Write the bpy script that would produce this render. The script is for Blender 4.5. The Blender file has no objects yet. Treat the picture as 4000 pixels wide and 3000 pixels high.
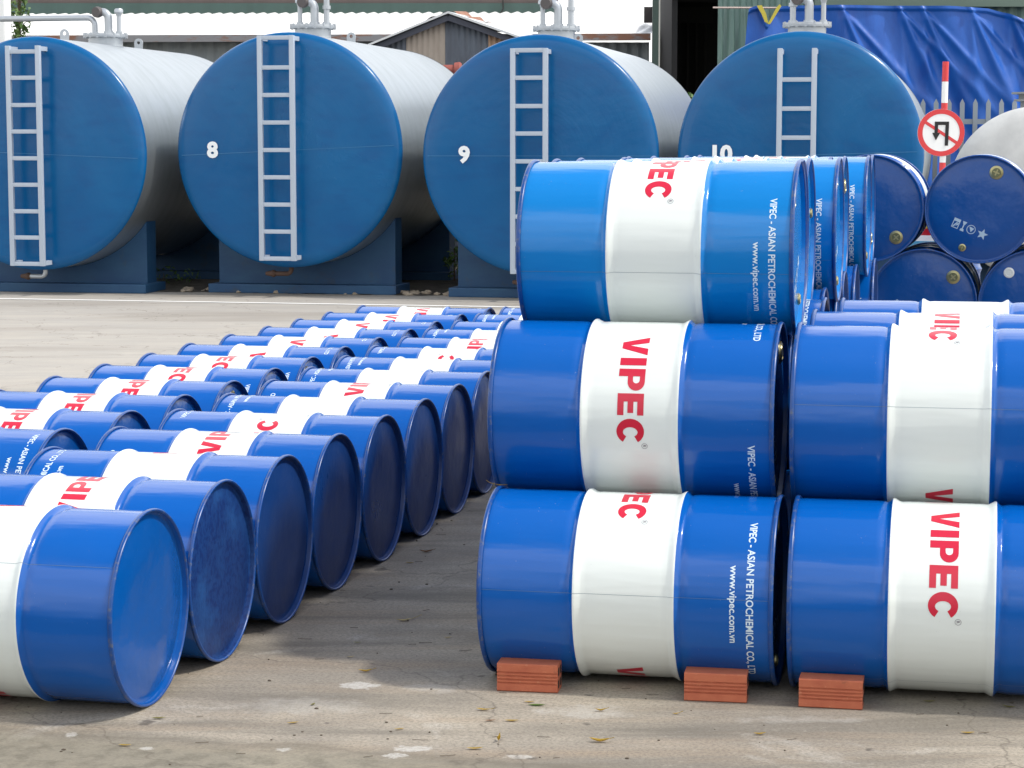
import bpy, bmesh, math, random
from mathutils import Vector, Matrix
R = math.radians
random.seed(7)
S = bpy.context.scene
COL = S.collection

# ------------------------------------------------------------------ camera, light, exposure
CAM_H = 1.619; FPX = 8582.0; PITCH = 0.10775
cam_d = bpy.data.cameras.new('camera'); cam = bpy.data.objects.new('camera', cam_d); COL.objects.link(cam)
cam_d.sensor_width = 36.0; cam_d.lens = FPX / 4000.0 * 36.0
cam_d.clip_start = 0.1; cam_d.clip_end = 2000
cam.location = (0, 0, CAM_H); cam.rotation_euler = (R(90) - PITCH, 0, 0)
S.camera = cam

AX = Vector((math.cos(-0.222), math.sin(-0.222), 0))      # the direction the rows of drums and tanks run
BX = Vector((-AX.y, AX.x, 0))
sun_dir = (AX * 0.72 + BX * 0.0 + Vector((0, 0, 1))).normalized()
sun_el = math.asin(sun_dir.z); sun_az = math.atan2(sun_dir.x, sun_dir.y)
sl = bpy.data.lights.new('sun', 'SUN'); so = bpy.data.objects.new('sun', sl); COL.objects.link(so)
sl.energy = 2.3; sl.angle = R(4.0); sl.color = (1.0, 0.955, 0.88)
so.rotation_euler = sun_dir.to_track_quat('Z', 'Y').to_euler(); so.location = (3, -3, 12)

W = bpy.data.worlds.new('World'); S.world = W; W.use_nodes = True
nt = W.node_tree; nt.nodes.clear()
out = nt.nodes.new('ShaderNodeOutputWorld'); bg = nt.nodes.new('ShaderNodeBackground')
sky = nt.nodes.new('ShaderNodeTexSky'); sky.sky_type = 'NISHITA'; sky.sun_disc = False
sky.sun_elevation = sun_el; sky.sun_rotation = sun_az; sky.air_density = 1.2; sky.dust_density = 2.5
tc = nt.nodes.new('ShaderNodeTexCoord'); mp = nt.nodes.new('ShaderNodeMapping')
mp.inputs['Scale'].default_value = (1.0, 1.0, 4.0)
nz = nt.nodes.new('ShaderNodeTexNoise'); nz.inputs['Scale'].default_value = 2.1; nz.inputs['Detail'].default_value = 6
nz.inputs['Roughness'].default_value = 0.55
rp = nt.nodes.new('ShaderNodeValToRGB'); rp.color_ramp.elements[0].position = 0.50; rp.color_ramp.elements[1].position = 0.60
mx = nt.nodes.new('ShaderNodeMixRGB'); mx.inputs['Color2'].default_value = (10.6, 10.5, 10.3, 1)
nt.links.new(tc.outputs['Generated'], mp.inputs['Vector']); nt.links.new(mp.outputs['Vector'], nz.inputs['Vector'])
nt.links.new(nz.outputs['Fac'], rp.inputs['Fac']); sx = nt.nodes.new('ShaderNodeSeparateXYZ'); nt.links.new(tc.outputs['Generated'], sx.inputs[0])
el = nt.nodes.new('ShaderNodeValToRGB'); E_ = el.color_ramp.elements; E_.new(0.5); E_.new(0.7)
for i_, (p_, v_) in enumerate([(0.05, 1.0), (0.62, 1.0), (0.74, 0.25), (0.86, 0.03)]): E_[i_].position = p_; E_[i_].color = (v_, v_, v_, 1)
nt.links.new(sx.outputs['Z'], el.inputs['Fac'])
ml = nt.nodes.new('ShaderNodeMixRGB'); ml.blend_type = 'MULTIPLY'; ml.inputs['Fac'].default_value = 1
nt.links.new(rp.outputs['Color'], ml.inputs['Color1']); nt.links.new(el.outputs['Color'], ml.inputs['Color2']); nz2 = nt.nodes.new('ShaderNodeTexNoise'); nz2.inputs['Scale'].default_value = 2.4; nz2.inputs['Detail'].default_value = 5
nt.links.new(tc.outputs['Generated'], nz2.inputs['Vector'])
wb = nt.nodes.new('ShaderNodeMath'); wb.operation = 'MULTIPLY_ADD'; wb.inputs[1].default_value = 0.16; wb.inputs[2].default_value = -0.08
nt.links.new(nz2.outputs['Fac'], wb.inputs[0])
za = nt.nodes.new('ShaderNodeMath'); za.operation = 'ADD'; nt.links.new(sx.outputs['Z'], za.inputs[0]); nt.links.new(wb.outputs[0], za.inputs[1])
bk_ = nt.nodes.new('ShaderNodeValToRGB'); B_ = bk_.color_ramp.elements
for _ in range(8): B_.new(0.5)
for i_, (p_, v_) in enumerate([(0.0, 0.8), (0.22, 0.85), (0.27, 0.12), (0.33, 0.10), (0.37, 0.80), (0.52, 0.55), (0.64, 0.85), (0.72, 1.0), (0.75, 0.15), (0.84, 0.0)]): B_[i_].position = p_; B_[i_].color = (v_, v_, v_, 1)
nt.links.new(za.outputs[0], bk_.inputs['Fac'])
lt = nt.nodes.new('ShaderNodeMixRGB'); lt.blend_type = 'LIGHTEN'; lt.inputs['Fac'].default_value = 1
nt.links.new(ml.outputs['Color'], lt.inputs['Color1']); nt.links.new(bk_.outputs['Color'], lt.inputs['Color2'])
nt.links.new(lt.outputs['Color'], mx.inputs['Fac'])
nt.links.new(sky.outputs['Color'], mx.inputs['Color1']); nt.links.new(mx.outputs['Color'], bg.inputs['Color'])
bg.inputs['Strength'].default_value = 0.15
nt.links.new(bg.outputs['Background'], out.inputs['Surface'])
S.view_settings.view_transform = 'Standard'; S.view_settings.look = 'None'
S.view_settings.gamma = 1; S.view_settings.exposure = 0.36; S.view_settings.use_curve_mapping = False

# ------------------------------------------------------------------ helpers
def at(px, py, d):
    """world point at forward distance d for a place in the photograph (used only to take sizes off it)"""
    cp, sp = math.cos(PITCH), math.sin(PITCH)
    u, v = (px - 2000) / FPX, (1500 - py) / FPX
    return Vector((u * d, (cp + v * sp) * d, CAM_H + (-sp + v * cp) * d))

def tag(o, label=None, cat=None, group=None, kind=None):
    if label: o['label'] = label
    if cat: o['category'] = cat
    if group: o['group'] = group
    if kind: o['kind'] = kind
    return o

def empty(name, loc, rz=0.0):
    o = bpy.data.objects.new(name, None); COL.objects.link(o)
    o.location = loc; o.rotation_euler = (0, 0, rz); o.empty_display_size = 0.2
    return o

def link(name, bm, mats, parent=None, smooth=True, angle=40, loc=None, rot=None):
    me = bpy.data.meshes.new(name)
    bmesh.ops.recalc_face_normals(bm, faces=bm.faces) if len(bm.faces) else None
    bm.to_mesh(me); bm.free()
    return link_me(name, me, mats, parent, smooth, angle, loc, rot)

def link_me(name, me, mats, parent=None, smooth=True, angle=40, loc=None, rot=None):
    for m in (mats if isinstance(mats, (list, tuple)) else [mats]): me.materials.append(m)
    if smooth:
        me.polygons.foreach_set('use_smooth', [True] * len(me.polygons))
        me.set_sharp_from_angle(angle=R(angle))
    o = bpy.data.objects.new(name, me); COL.objects.link(o)
    if parent: o.parent = parent
    if loc is not None: o.location = loc
    if rot is not None: o.rotation_euler = rot
    return o

def box(bm, c, s, mi=0, rz=0.0, bevel=0.0, mat=None):
    M = Matrix.Translation(c) @ Matrix.Rotation(rz, 4, 'Z') @ Matrix.Diagonal((s[0], s[1], s[2], 1))
    if mat is not None: M = mat @ M
    r = bmesh.ops.create_cube(bm, size=1.0, matrix=M)
    fs = list({f for v in r['verts'] for f in v.link_faces})
    if bevel:
        es = list({e for v in r['verts'] for e in v.link_edges})
        b = bmesh.ops.bevel(bm, geom=es, offset=bevel, segments=2, affect='EDGES', profile=0.7)
        fs = [f for f in b['faces']] + [f for f in fs if f.is_valid]
    for f in fs: f.material_index = mi
    return r

def tube(bm, pts, r, seg=12, mi=0, caps=True):
    pts = [Vector(p) for p in pts]; rr = r if isinstance(r, (list, tuple)) else [r] * len(pts)
    rings = []; up = None
    for i, p in enumerate(pts):
        t = (pts[min(i + 1, len(pts) - 1)] - pts[max(i - 1, 0)]).normalized()
        if up is None: up = t.orthogonal().normalized()
        up = (up - t * up.dot(t)).normalized(); s = t.cross(up)
        rings.append([bm.verts.new(p + (up * math.cos(2 * math.pi * k / seg) + s * math.sin(2 * math.pi * k / seg)) * rr[i]) for k in range(seg)])
    for a, b in zip(rings, rings[1:]):
        for k in range(seg):
            f = bm.faces.new((a[k], a[(k + 1) % seg], b[(k + 1) % seg], b[k])); f.material_index = mi
    if caps:
        f = bm.faces.new(rings[0][::-1]); f.material_index = mi
        f = bm.faces.new(rings[-1]); f.material_index = mi

def lathe(bm, prof, axis='X', seg=64, mi=0, mis=None, a0=0.0):
    """prof: (position along the axis, radius); radius 0 closes"""
    rings = []
    for x, r in prof:
        ring = []
        n = 1 if r < 1e-6 else seg
        for k in range(n):
            t = 2 * math.pi * k / seg + a0; c, s = r * math.cos(t), r * math.sin(t)
            ring.append(bm.verts.new({'X': (x, c, s), 'Y': (s, x, c), 'Z': (c, s, x)}[axis]))
        rings.append(ring)
    for i, (a, b) in enumerate(zip(rings, rings[1:])):
        m = mis[i] if mis else mi
        for k in range(seg):
            k2 = (k + 1) % seg
            q = [a[k] if len(a) > 1 else a[0], a[k2] if len(a) > 1 else a[0], b[k2] if len(b) > 1 else b[0], b[k] if len(b) > 1 else b[0]]
            u = []
            for v in q:
                if v not in u: u.append(v)
            if len(u) > 2:
                f = bm.faces.new(u); f.material_index = m

def arc_path(c, r, a0, a1, n, u, v):
    u, v, c = Vector(u), Vector(v), Vector(c)
    return [c + u * r * math.cos(a0 + (a1 - a0) * i / n) + v * r * math.sin(a0 + (a1 - a0) * i / n) for i in range(n + 1)]

# ------------------------------------------------------------------ materials
def srgb(r, g, b):
    f = lambda c: (c / 255 / 12.92) if c / 255 <= 0.04045 else ((c / 255 + 0.055) / 1.055) ** 2.4
    return (f(r), f(g), f(b), 1)

class MT:
    def __init__(s, name, base=(0.5, 0.5, 0.5, 1), rough=0.5, metal=0.0, spec=0.5, coat=0.0):
        s.m = bpy.data.materials.new(name); s.m.use_nodes = True; s.t = s.m.node_tree
        s.p = s.t.nodes['Principled BSDF']
        s.p.inputs['Base Color'].default_value = base; s.p.inputs['Roughness'].default_value = rough
        s.p.inputs['Metallic'].default_value = metal; s.p.inputs['Specular IOR Level'].default_value = spec
        s.p.inputs['Coat Weight'].default_value = coat
        s.cur = None; s.base = base
        s.tcn = s.t.nodes.new('ShaderNodeTexCoord')
    def coords(s, kind='Object', scale=(1, 1, 1), loc=(0, 0, 0), rnd=False, rot=(0, 0, 0)):
        m = s.t.nodes.new('ShaderNodeMapping'); m.inputs['Scale'].default_value = scale; m.inputs['Location'].default_value = loc
        m.inputs['Rotation'].default_value = rot
        s.t.links.new(s.tcn.outputs[kind], m.inputs['Vector'])
        if rnd:
            oi = s.t.nodes.new('ShaderNodeObjectInfo'); mu = s.t.nodes.new('ShaderNodeMath'); mu.operation = 'MULTIPLY'; mu.inputs[1].default_value = 37.0
            cb = s.t.nodes.new('ShaderNodeCombineXYZ'); s.t.links.new(oi.outputs['Random'], mu.inputs[0])
            for k in range(3): s.t.links.new(mu.outputs[0], cb.inputs[k])
            s.t.links.new(cb.outputs[0], m.inputs['Location'])
        return m.outputs['Vector']
    def noise(s, vec, scale=5, detail=4, rough=0.5, dist=0.0):
        n = s.t.nodes.new('ShaderNodeTexNoise'); n.inputs['Scale'].default_value = scale; n.inputs['Detail'].default_value = detail
        n.inputs['Roughness'].default_value = rough; n.inputs['Distortion'].default_value = dist
        s.t.links.new(vec, n.inputs['Vector']); return n.outputs['Fac']
    def ramp(s, fac, stops):
        r = s.t.nodes.new('ShaderNodeValToRGB'); e = r.color_ramp.elements
        while len(e) < len(stops): e.new(0.5)
        for i, (p, c) in enumerate(stops):
            e[i].position = p; e[i].color = c if isinstance(c, tuple) else (c, c, c, 1)
        s.t.links.new(fac, r.inputs['Fac']); return r.outputs['Color']
    def mix(s, a, b, fac, mode='MIX'):
        n = s.t.nodes.new('ShaderNodeMixRGB'); n.blend_type = mode
        for k, v in (('Color1', a), ('Color2', b), ('Fac', fac)):
            if isinstance(v, bpy.types.NodeSocket): s.t.links.new(v, n.inputs[k])
            else: n.inputs[k].default_value = v
        return n.outputs['Color']
    def over(s, color, fac, mode='MIX'):
        s.cur = s.mix(s.cur if s.cur is not None else s.base, color, fac, mode)
        s.t.links.new(s.cur, s.p.inputs['Base Color']); return s
    def math(s, op, a, b=0.0):
        n = s.t.nodes.new('ShaderNodeMath'); n.operation = op
        for i, v in enumerate((a, b)):
            if isinstance(v, bpy.types.NodeSocket): s.t.links.new(v, n.inputs[i])
            else: n.inputs[i].default_value = v
        return n.outputs[0]
    def sep(s, vec, k):
        n = s.t.nodes.new('ShaderNodeSeparateXYZ'); s.t.links.new(vec, n.inputs[0]); return n.outputs[k]
    def bump(s, fac, strength=0.2, dist=0.01):
        b = s.t.nodes.new('ShaderNodeBump'); b.inputs['Strength'].default_value = strength; b.inputs['Distance'].default_value = dist
        s.t.links.new(fac, b.inputs['Height'])
        if s.p.inputs['Normal'].is_linked: s.t.links.new(s.p.inputs['Normal'].links[0].from_socket, b.inputs['Normal'])
        s.t.links.new(b.outputs['Normal'], s.p.inputs['Normal']); return s
    def roughvar(s, fac, lo, hi):
        m = s.t.nodes.new('ShaderNodeMapRange'); m.inputs['To Min'].default_value = lo; m.inputs['To Max'].default_value = hi
        s.t.links.new(fac, m.inputs['Value']); s.t.links.new(m.outputs[0], s.p.inputs['Roughness']); return s

def drum_paint(name, base, dust=0.10, rough=0.2, spec=0.5):
    M = MT(name, base, rough, 0, spec)
    v = M.coords(rnd=True, scale=(0.9, 5, 5))
    w = M.noise(v, 1.6, 3, 0.5); M.bump(w, 0.30, 0.02)
    v2 = M.coords(rnd=True); n2 = M.noise(v2, 3.5, 6, 0.6)
    c = tuple(min(1, x * 0.8 + 0.2 * y) for x, y in zip(base[:3], (0.25, 0.3, 0.36))) + (1,)
    M.over(c, M.mix((0, 0, 0, 1), M.ramp(n2, [(0.45, 0.0), (0.75, 1.0)]), dust))
    n3 = M.noise(v2, 160, 2, 0.5)
    M.over((0.42, 0.44, 0.46, 1), M.mix((0, 0, 0, 1), M.ramp(n3, [(0.745, 0.0), (0.78, 1.0)]), 0.3))
    M.roughvar(n2, rough * 0.45, rough * 1.1)
    return M.m

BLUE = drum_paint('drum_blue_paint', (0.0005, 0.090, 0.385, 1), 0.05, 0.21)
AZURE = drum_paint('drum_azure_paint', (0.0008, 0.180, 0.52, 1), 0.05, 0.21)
WHITE = drum_paint('drum_white_paint', (0.70, 0.745, 0.72, 1), 0.05, 0.24)
NAVY = drum_paint('drum_end_blue', (0.0008, 0.056, 0.245, 1), 0.05, 0.3)
UNSHADED = drum_paint('drum_end_unshaded_blue', (0.0015, 0.075, 0.31, 1), 0.12, 0.22)  # unshaded copy of the aisle-side end colour, for the sunlit frontmost drum
RED = MT('lettering_red', (0.54, 0.012, 0.040, 1), 0.3).m
PRINT = MT('printed_white_text', (0.62, 0.74, 0.82, 1), 0.35).m
PRGREY = MT('registered_mark_grey', (0.16, 0.14, 0.17, 1), 0.4).m
FADED = MT('faded_white_print', (0.34, 0.46, 0.58, 1), 0.5).m
SEAM = MT('weld_seam', (0.10, 0.16, 0.22, 1), 0.5).m
def rim_mat():
    M = MT('drum_rim_paint', (0.003, 0.055, 0.24, 1), 0.3)
    n = M.noise(M.coords(rnd=True), 55, 5, 0.7)
    M.over((0.13, 0.14, 0.15, 1), M.ramp(n, [(0.53, 0.0), (0.68, 0.7)]))
    n2 = M.noise(M.coords(rnd=True), 9, 3, 0.6)
    M.over((0.10, 0.08, 0.08, 1), M.ramp(n2, [(0.66, 0.0), (0.74, 0.5)]))
    return M.m
RIM = rim_mat()
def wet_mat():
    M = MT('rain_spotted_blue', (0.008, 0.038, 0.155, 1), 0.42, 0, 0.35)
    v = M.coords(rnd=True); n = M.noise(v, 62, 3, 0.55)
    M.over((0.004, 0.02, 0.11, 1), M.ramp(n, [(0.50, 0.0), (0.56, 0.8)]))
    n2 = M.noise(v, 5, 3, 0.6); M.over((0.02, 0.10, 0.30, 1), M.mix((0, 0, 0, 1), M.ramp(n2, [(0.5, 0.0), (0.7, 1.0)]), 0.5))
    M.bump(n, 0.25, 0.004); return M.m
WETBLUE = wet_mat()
SHADENAVY = drum_paint('drum_end_shade_navy', (0.006, 0.038, 0.16, 1), 0.20, 0.42, 0.35)  # dusty navy, darkened to paint in the shade of the tall stack
BRASS = MT('bung_zinc_yellow', (0.42, 0.38, 0.20, 1), 0.3, 0.9).m
BUNGIN = MT('bung_recess', (0.16, 0.17, 0.09, 1), 0.4, 0.6).m
PLAST = MT('white_plastic_cap', (0.65, 0.68, 0.66, 1), 0.4).m

# ------------------------------------------------------------------ text and lettering
def text_mesh(body, size, bold=0.0, xs=1.0):
    cu = bpy.data.curves.new('tmp', 'FONT'); cu.body = body; cu.size = size; cu.offset = bold; cu.resolution_u = 3
    o = bpy.data.objects.new('tmp', cu); COL.objects.link(o)
    bpy.context.view_layer.update()
    dg = bpy.context.evaluated_depsgraph_get()
    me = bpy.data.meshes.new_from_object(o.evaluated_get(dg))
    bpy.data.objects.remove(o); bpy.data.curves.remove(cu)
    bm = bmesh.new(); bm.from_mesh(me); bpy.data.meshes.remove(me)
    for v in bm.verts: v.co.x *= xs
    return bm

def bounds(bm):
    xs = [v.co.x for v in bm.verts]; ys = [v.co.y for v in bm.verts]
    return min(xs), max(xs), min(ys), max(ys)

def slice_x(bm, step):
    x0, x1, _, _ = bounds(bm); x = x0 + step
    while x < x1:
        bmesh.ops.bisect_plane(bm, geom=bm.verts[:] + bm.edges[:] + bm.faces[:], plane_co=(x, 0, 0), plane_no=(1, 0, 0)); x += step

def merge(dst, src, fn, mi):
    mp_ = {}
    for v in src.verts: mp_[v] = dst.verts.new(fn(v.co))
    for f in src.faces:
        try:
            g = dst.faces.new([mp_[v] for v in f.verts]); g.material_index = mi
        except ValueError: pass
    src.free()

def letters_vipec():
    """heavy sans capitals, running along +x, cap height 0.081 m, whole word 0.355 m long"""
    H = 0.081; bm = bmesh.new()
    def poly(pts):
        vs = [bm.verts.new((x, y, 0)) for x, y in pts]; bm.faces.new(vs)
    # V
    poly([(0, H), (0.0265, H), (0.0388, 0.024), (0.0385, 0), (0.0255, 0)])
    poly([(0.0388, 0.024), (0.0385, 0), (0.0520, 0), (0.0775, H), (0.0515, H)])
    x = 0.0885; w = 0.0262
    poly([(x, 0), (x + w, 0), (x + w, H), (x, H)])
    # P
    x = 0.1265
    poly([(x, 0), (x + 0.0245, 0), (x + 0.0245, H), (x, H)])
    n = 12; cy, ro = H - 0.0265, 0.0265; ri_y, ri_x = 0.0105, 0.0105
    outer = [(x + 0.0245, H)] + [(x + 0.042 + 0.027 * math.sin(math.pi * k / n), cy + ro * math.cos(math.pi * k / n)) for k in range(n + 1)] + [(x + 0.0245, cy - ro)]
    inner = [(x + 0.0245, cy + ri_y)] + [(x + 0.036 + ri_x * math.sin(math.pi * k / n), cy + ri_y * math.cos(math.pi * k / n)) for k in range(n + 1)] + [(x + 0.0245, cy - ri_y)]
    for k in range(len(outer) - 1):
        poly([outer[k], outer[k + 1], inner[k + 1], inner[k]])
    # E
    x = 0.2040; w = 0.0650
    poly([(x, 0), (x + 0.0245, 0), (x + 0.0245, H), (x, H)])
    for y0, y1, ww in ((0, 0.0195, w), (0.0315, 0.0495, w - 0.007), (H - 0.0195, H, w)):
        poly([(x + 0.0245, y0), (x + ww, y0), (x + ww, y1), (x + 0.0245, y1)])
    # C
    cx, cy = 0.2790 + 0.0385, H / 2; n = 26; a0 = R(33); a1 = R(327)
    o_, i_ = [], []
    for k in range(n + 1):
        a = a0 + (a1 - a0) * k / n
        o_.append((cx + 0.0385 * math.cos(a), cy + 0.0425 * math.sin(a)))
        i_.append((cx + 0.0020 + 0.0150 * math.cos(a), cy + 0.0225 * math.sin(a)))
    for k in range(n): poly([o_[k], o_[k + 1], i_[k + 1], i_[k]])
    bmesh.ops.remove_doubles(bm, verts=bm.verts, dist=1e-6)
    for f in bm.faces:
        f.normal_update()
        if f.normal.z < 0: f.normal_flip()
    return bm

# ------------------------------------------------------------------ steel drum
DL = 0.88; HL = DL / 2; RH = 0.2880; RB = 0.2790; HP = 0.2911
def drum_radius(x):
    """radius at x from the drum centre"""
    r = RB
    for c, sgn in ((HP - HL, -1), (HL - HP, 1)):
        d = (x - c) * sgn                      # positive towards the blue third
        s = 0.0065 if d > 0 else 0.0115
        r = r if abs(d) > 0.05 else (RB + (RH - RB) * math.exp(-(d / s) ** 2 * 0.7)  - (0.0036 * math.exp(-((d - 0.018) / 0.0075) ** 2) if d > 0 else 0) - (0.0016 * math.exp(-((d + 0.026) / 0.008) ** 2) if d < 0 else 0))
    return r

def shell_mesh(name, blue):
    bm = bmesh.new(); seg = 96
    xs = [-HL + 0.010, -HL + 0.03]
    c1, c2 = HP - HL, HL - HP
    for c, s in ((c1, -1), (c2, 1)):
        xs += [c + s * d for d in (0.045, 0.026, 0.020, 0.015, 0.011, 0.008, 0.0055, 0.0035, 0.0018, 0.0, -0.002, -0.0045, -0.0075, -0.011, -0.015, -0.019, -0.024, -0.04)]
    xs += [-0.08, 0, 0.08, HL - 0.03, HL - 0.010]
    xs = sorted(xs)
    lathe(bm, [(x, drum_radius(x)) for x in xs], 'X', seg,
          mis=[1 if (x + x2) / 2 > c1 - 0.0012 and (x + x2) / 2 < c2 + 0.0012 else 0 for x, x2 in zip(xs, xs[1:])])
    def wrap(axial0, rr=0.0005, flip=0.0):
        # u runs round the drum (downwards on the camera side), v along +X
        def fn(co):
            a = flip - (co.x) / RB                          # elevation above -Y
            x = axial0 + co.y
            r = drum_radius(x) + rr
            return Vector((x, -r * math.cos(a), r * math.sin(a)))
        return fn
    for flip in (0.0, math.pi):
        half = 0.3560 * 1.03 / 2
        w = letters_vipec()
        for v in w.verts: v.co.x *= 1.03
        slice_x(w, 0.012)
        for v in w.verts: v.co.x -= half
        merge(bm, w, wrap(-0.0405 + 0.004, 0.0006, flip), 2)
        # registered mark just past the C
        rb = bmesh.new(); n = 20
        for k in range(n):
            a, b = 2 * math.pi * k / n, 2 * math.pi * (k + 1) / n
            rb.faces.new([rb.verts.new((math.cos(t) * q, math.sin(t) * q, 0)) for t, q in ((a, 0.0092), (b, 0.0092), (b, 0.0080), (a, 0.0080))])
        merge(bm, rb, lambda co, f=wrap(0.0470, 0.0006, flip): f(Vector((co.x + half + 0.006, co.y, 0))), 4)
        t = text_mesh('R', 0.0125, 0.0002); x0, x1, y0, y1 = bounds(t)
        for v in t.verts: v.co.x -= (x0 + x1) / 2; v.co.y -= (y0 + y1) / 2
        merge(bm, t, lambda co, f=wrap(0.0470, 0.0006, flip): f(Vector((co.x + half + 0.006, co.y, 0))), 4)
        # two printed lines on the bung-side third
        t = text_mesh('VIPEC - ASIAN PETROCHEMICAL CO., LTD', 0.0300, 0.0006); x0, x1, y0, y1 = bounds(t)
        k = 0.523 / (x1 - x0)
        for v in t.verts: v.co.x = (v.co.x - x0) * k + half - 0.006; v.co.y -= 0.0105
        slice_x(t, 0.014); merge(bm, t, wrap(HL - 0.068, 0.0005, flip), 3)
        t = text_mesh('www.vipec.com.vn', 0.0300, 0.0006); x0, x1, y0, y1 = bounds(t)
        k = 0.236 / (x1 - x0)
        for v in t.verts: v.co.x = (v.co.x - x0) * k + half + 0.140; v.co.y -= 0.0105
        slice_x(t, 0.014); merge(bm, t, wrap(HL - 0.116, 0.0005, flip), 3)
    # lengthwise weld seam
    a = -R(35 + 52)
    prev = None
    for x in xs:
        r = drum_radius(x) + 0.0004
        cur = [bm.verts.new((x, -r * math.cos(q), r * math.sin(q))) for q in (a, a - 0.0032)]
        if prev:
            f = bm.faces.new((prev[0], cur[0], cur[1], prev[1])); f.material_index = 5
        prev = cur
    me = bpy.data.meshes.new(name); bm.to_mesh(me); bm.free()
    for m in (blue, WHITE, RED, PRINT, PRGREY, SEAM): me.materials.append(m)
    me.polygons.foreach_set('use_smooth', [True] * len(me.polygons)); me.set_sharp_from_angle(angle=R(60))
    return me

def rim_mesh():
    bm = bmesh.new(); n = 12; prof = []
    for k in range(n + 1):
        a = 2 * math.pi * k / n
        prof.append((0.0075 + 0.0072 * math.cos(a), 0.2832 + 0.0048 * math.sin(a)))
    lathe(bm, prof, 'X', 96)
    me = bpy.data.meshes.new('rim'); bmesh.ops.recalc_face_normals(bm, faces=bm.faces); bm.to_mesh(me); bm.free()
    me.materials.append(RIM); me.polygons.foreach_set('use_smooth', [True] * len(me.polygons)); return me

def plate_mesh(name, mat, marks):
    """end plate, outward +X, at the outer end of the drum (x = 0 is the tip of the chime)"""
    bm = bmesh.new()
    lathe(bm, [(-0.006, 0.2785), (-0.019, 0.2765), (-0.0205, 0.272), (-0.0205, 0.262), (-0.0175, 0.256), (-0.0175, 0.12), (-0.0175, 0)], 'X', 96)
    X = -0.0170
    if marks:
        def q(pts, mi=1):
            vs = [bm.verts.new((X, y, z)) for y, z in pts]; f = bm.faces.new(vs); f.material_index = mi
        # local: up = towards the large bung (+Z); seen from outside, right is +Y for +X facing plate
        y0 = -0.100; zc = -0.116
        # square picture
        def rect(a, b, c, d): q([(a, c), (b, c), (b, d), (a, d)])
        s = y0; rect(s, s + 0.036, zc + 0.010, zc + 0.026); rect(s, s + 0.036, zc - 0.026, zc - 0.022)
        rect(s, s + 0.004, zc - 0.022, zc + 0.010); rect(s + 0.032, s + 0.036, zc - 0.022, zc + 0.010)
        q([(s + 0.004, zc - 0.020), (s + 0.012, zc - 0.020), (s + 0.026, zc + 0.006), (s + 0.020, zc + 0.008)])
        q([(s + 0.018, zc - 0.014), (s + 0.030, zc - 0.006), (s + 0.032, zc + 0.010), (s + 0.024, zc + 0.000)])
        # spanner-like figure
        s = y0 + 0.047
        q([(s, zc + 0.026), (s + 0.024, zc + 0.026), (s + 0.017, zc + 0.010), (s + 0.007, zc + 0.010)])
        rect(s + 0.009, s + 0.015, zc - 0.014, zc + 0.010)
        q([(s + 0.004, zc - 0.014), (s + 0.020, zc - 0.014), (s + 0.023, zc - 0.027), (s + 0.001, zc - 0.027)])
        # ring with arrow
        cy_ = y0 + 0.103
        for k in range(20):
            a, b = 2 * math.pi * k / 20, 2 * math.pi * (k + 1) / 20
            q([(cy_ + math.cos(t) * r_, zc + math.sin(t) * r_) for t, r_ in ((a, 0.024), (b, 0.024), (b, 0.0205), (a, 0.0205))])
        q([(cy_ - 0.014, zc + 0.012), (cy_ + 0.014, zc + 0.010), (cy_ + 0.003, zc - 0.014)])
        # star
        cy_ = y0 + 0.167; pts = []
        for k in range(10):
            a = math.pi / 2 + k * math.pi / 5; r_ = 0.030 if k % 2 == 0 else 0.013
            pts.append((cy_ + math.cos(a) * r_, zc + math.sin(a) * r_))
        for k in range(10): q([(cy_, zc), pts[k], pts[(k + 1) % 10]])
    me = bpy.data.meshes.new(name); bm.to_mesh(me); bm.free()
    me.materials.append(mat); me.materials.append(FADED)
    me.polygons.foreach_set('use_smooth', [True] * len(me.polygons)); me.set_sharp_from_angle(angle=R(35)); return me

def bung_mesh(name, r, mat):
    bm = bmesh.new()
    lathe(bm, [(-0.018, r * 1.22), (-0.013, r * 1.18), (-0.012, r), (-0.010, r * 0.97), (-0.009, r * 0.80), (-0.013, r * 0.74), (-0.013, 0)], 'X', 28)
    [setattr(f, 'material_index', 1) for f in bm.faces if max(Vector(v.co.yz).length for v in f.verts) < r * 0.76]
    box(bm, (-0.0115, 0, 0), (0.004, r * 1.2, r * 0.22)); box(bm, (-0.0118, 0, 0), (0.0036, r * 0.22, r * 1.2))
    me = bpy.data.meshes.new(name); bmesh.ops.recalc_face_normals(bm, faces=bm.faces); bm.to_mesh(me); bm.free()
    me.materials.append(mat); me.materials.append(mat if mat is PLAST else BUNGIN); me.polygons.foreach_set('use_smooth', [True] * len(me.polygons)); me.set_sharp_from_angle(angle=R(35)); return me

SHELL = {'blue': shell_mesh('shell', BLUE), 'azure': shell_mesh('shell_azure', AZURE)}
RIMM = rim_mesh()
PLAIN = {'blue': plate_mesh('base', NAVY, False), 'wet': plate_mesh('base_spotted', WETBLUE, False), 'unshaded': plate_mesh('base_unshaded', UNSHADED, False), 'shade_navy': plate_mesh('base_shade_navy', SHADENAVY, False), 'azure': plate_mesh('base_azure', AZURE, False)}
LID = {'blue': plate_mesh('lid', NAVY, True), 'azure': plate_mesh('lid_azure', AZURE, True)}
BIG = {'brass': bung_mesh('large_bung', 0.0300, BRASS), 'white': bung_mesh('large_bung_white', 0.0230, PLAST)}
SMALL = bung_mesh('small_bung', 0.0165, BRASS)

def add(name, me, parent, loc, rot):
    o = bpy.data.objects.new(name, me); COL.objects.link(o); o.parent = parent; o.location = loc; o.rotation_euler = rot
    return o

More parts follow.
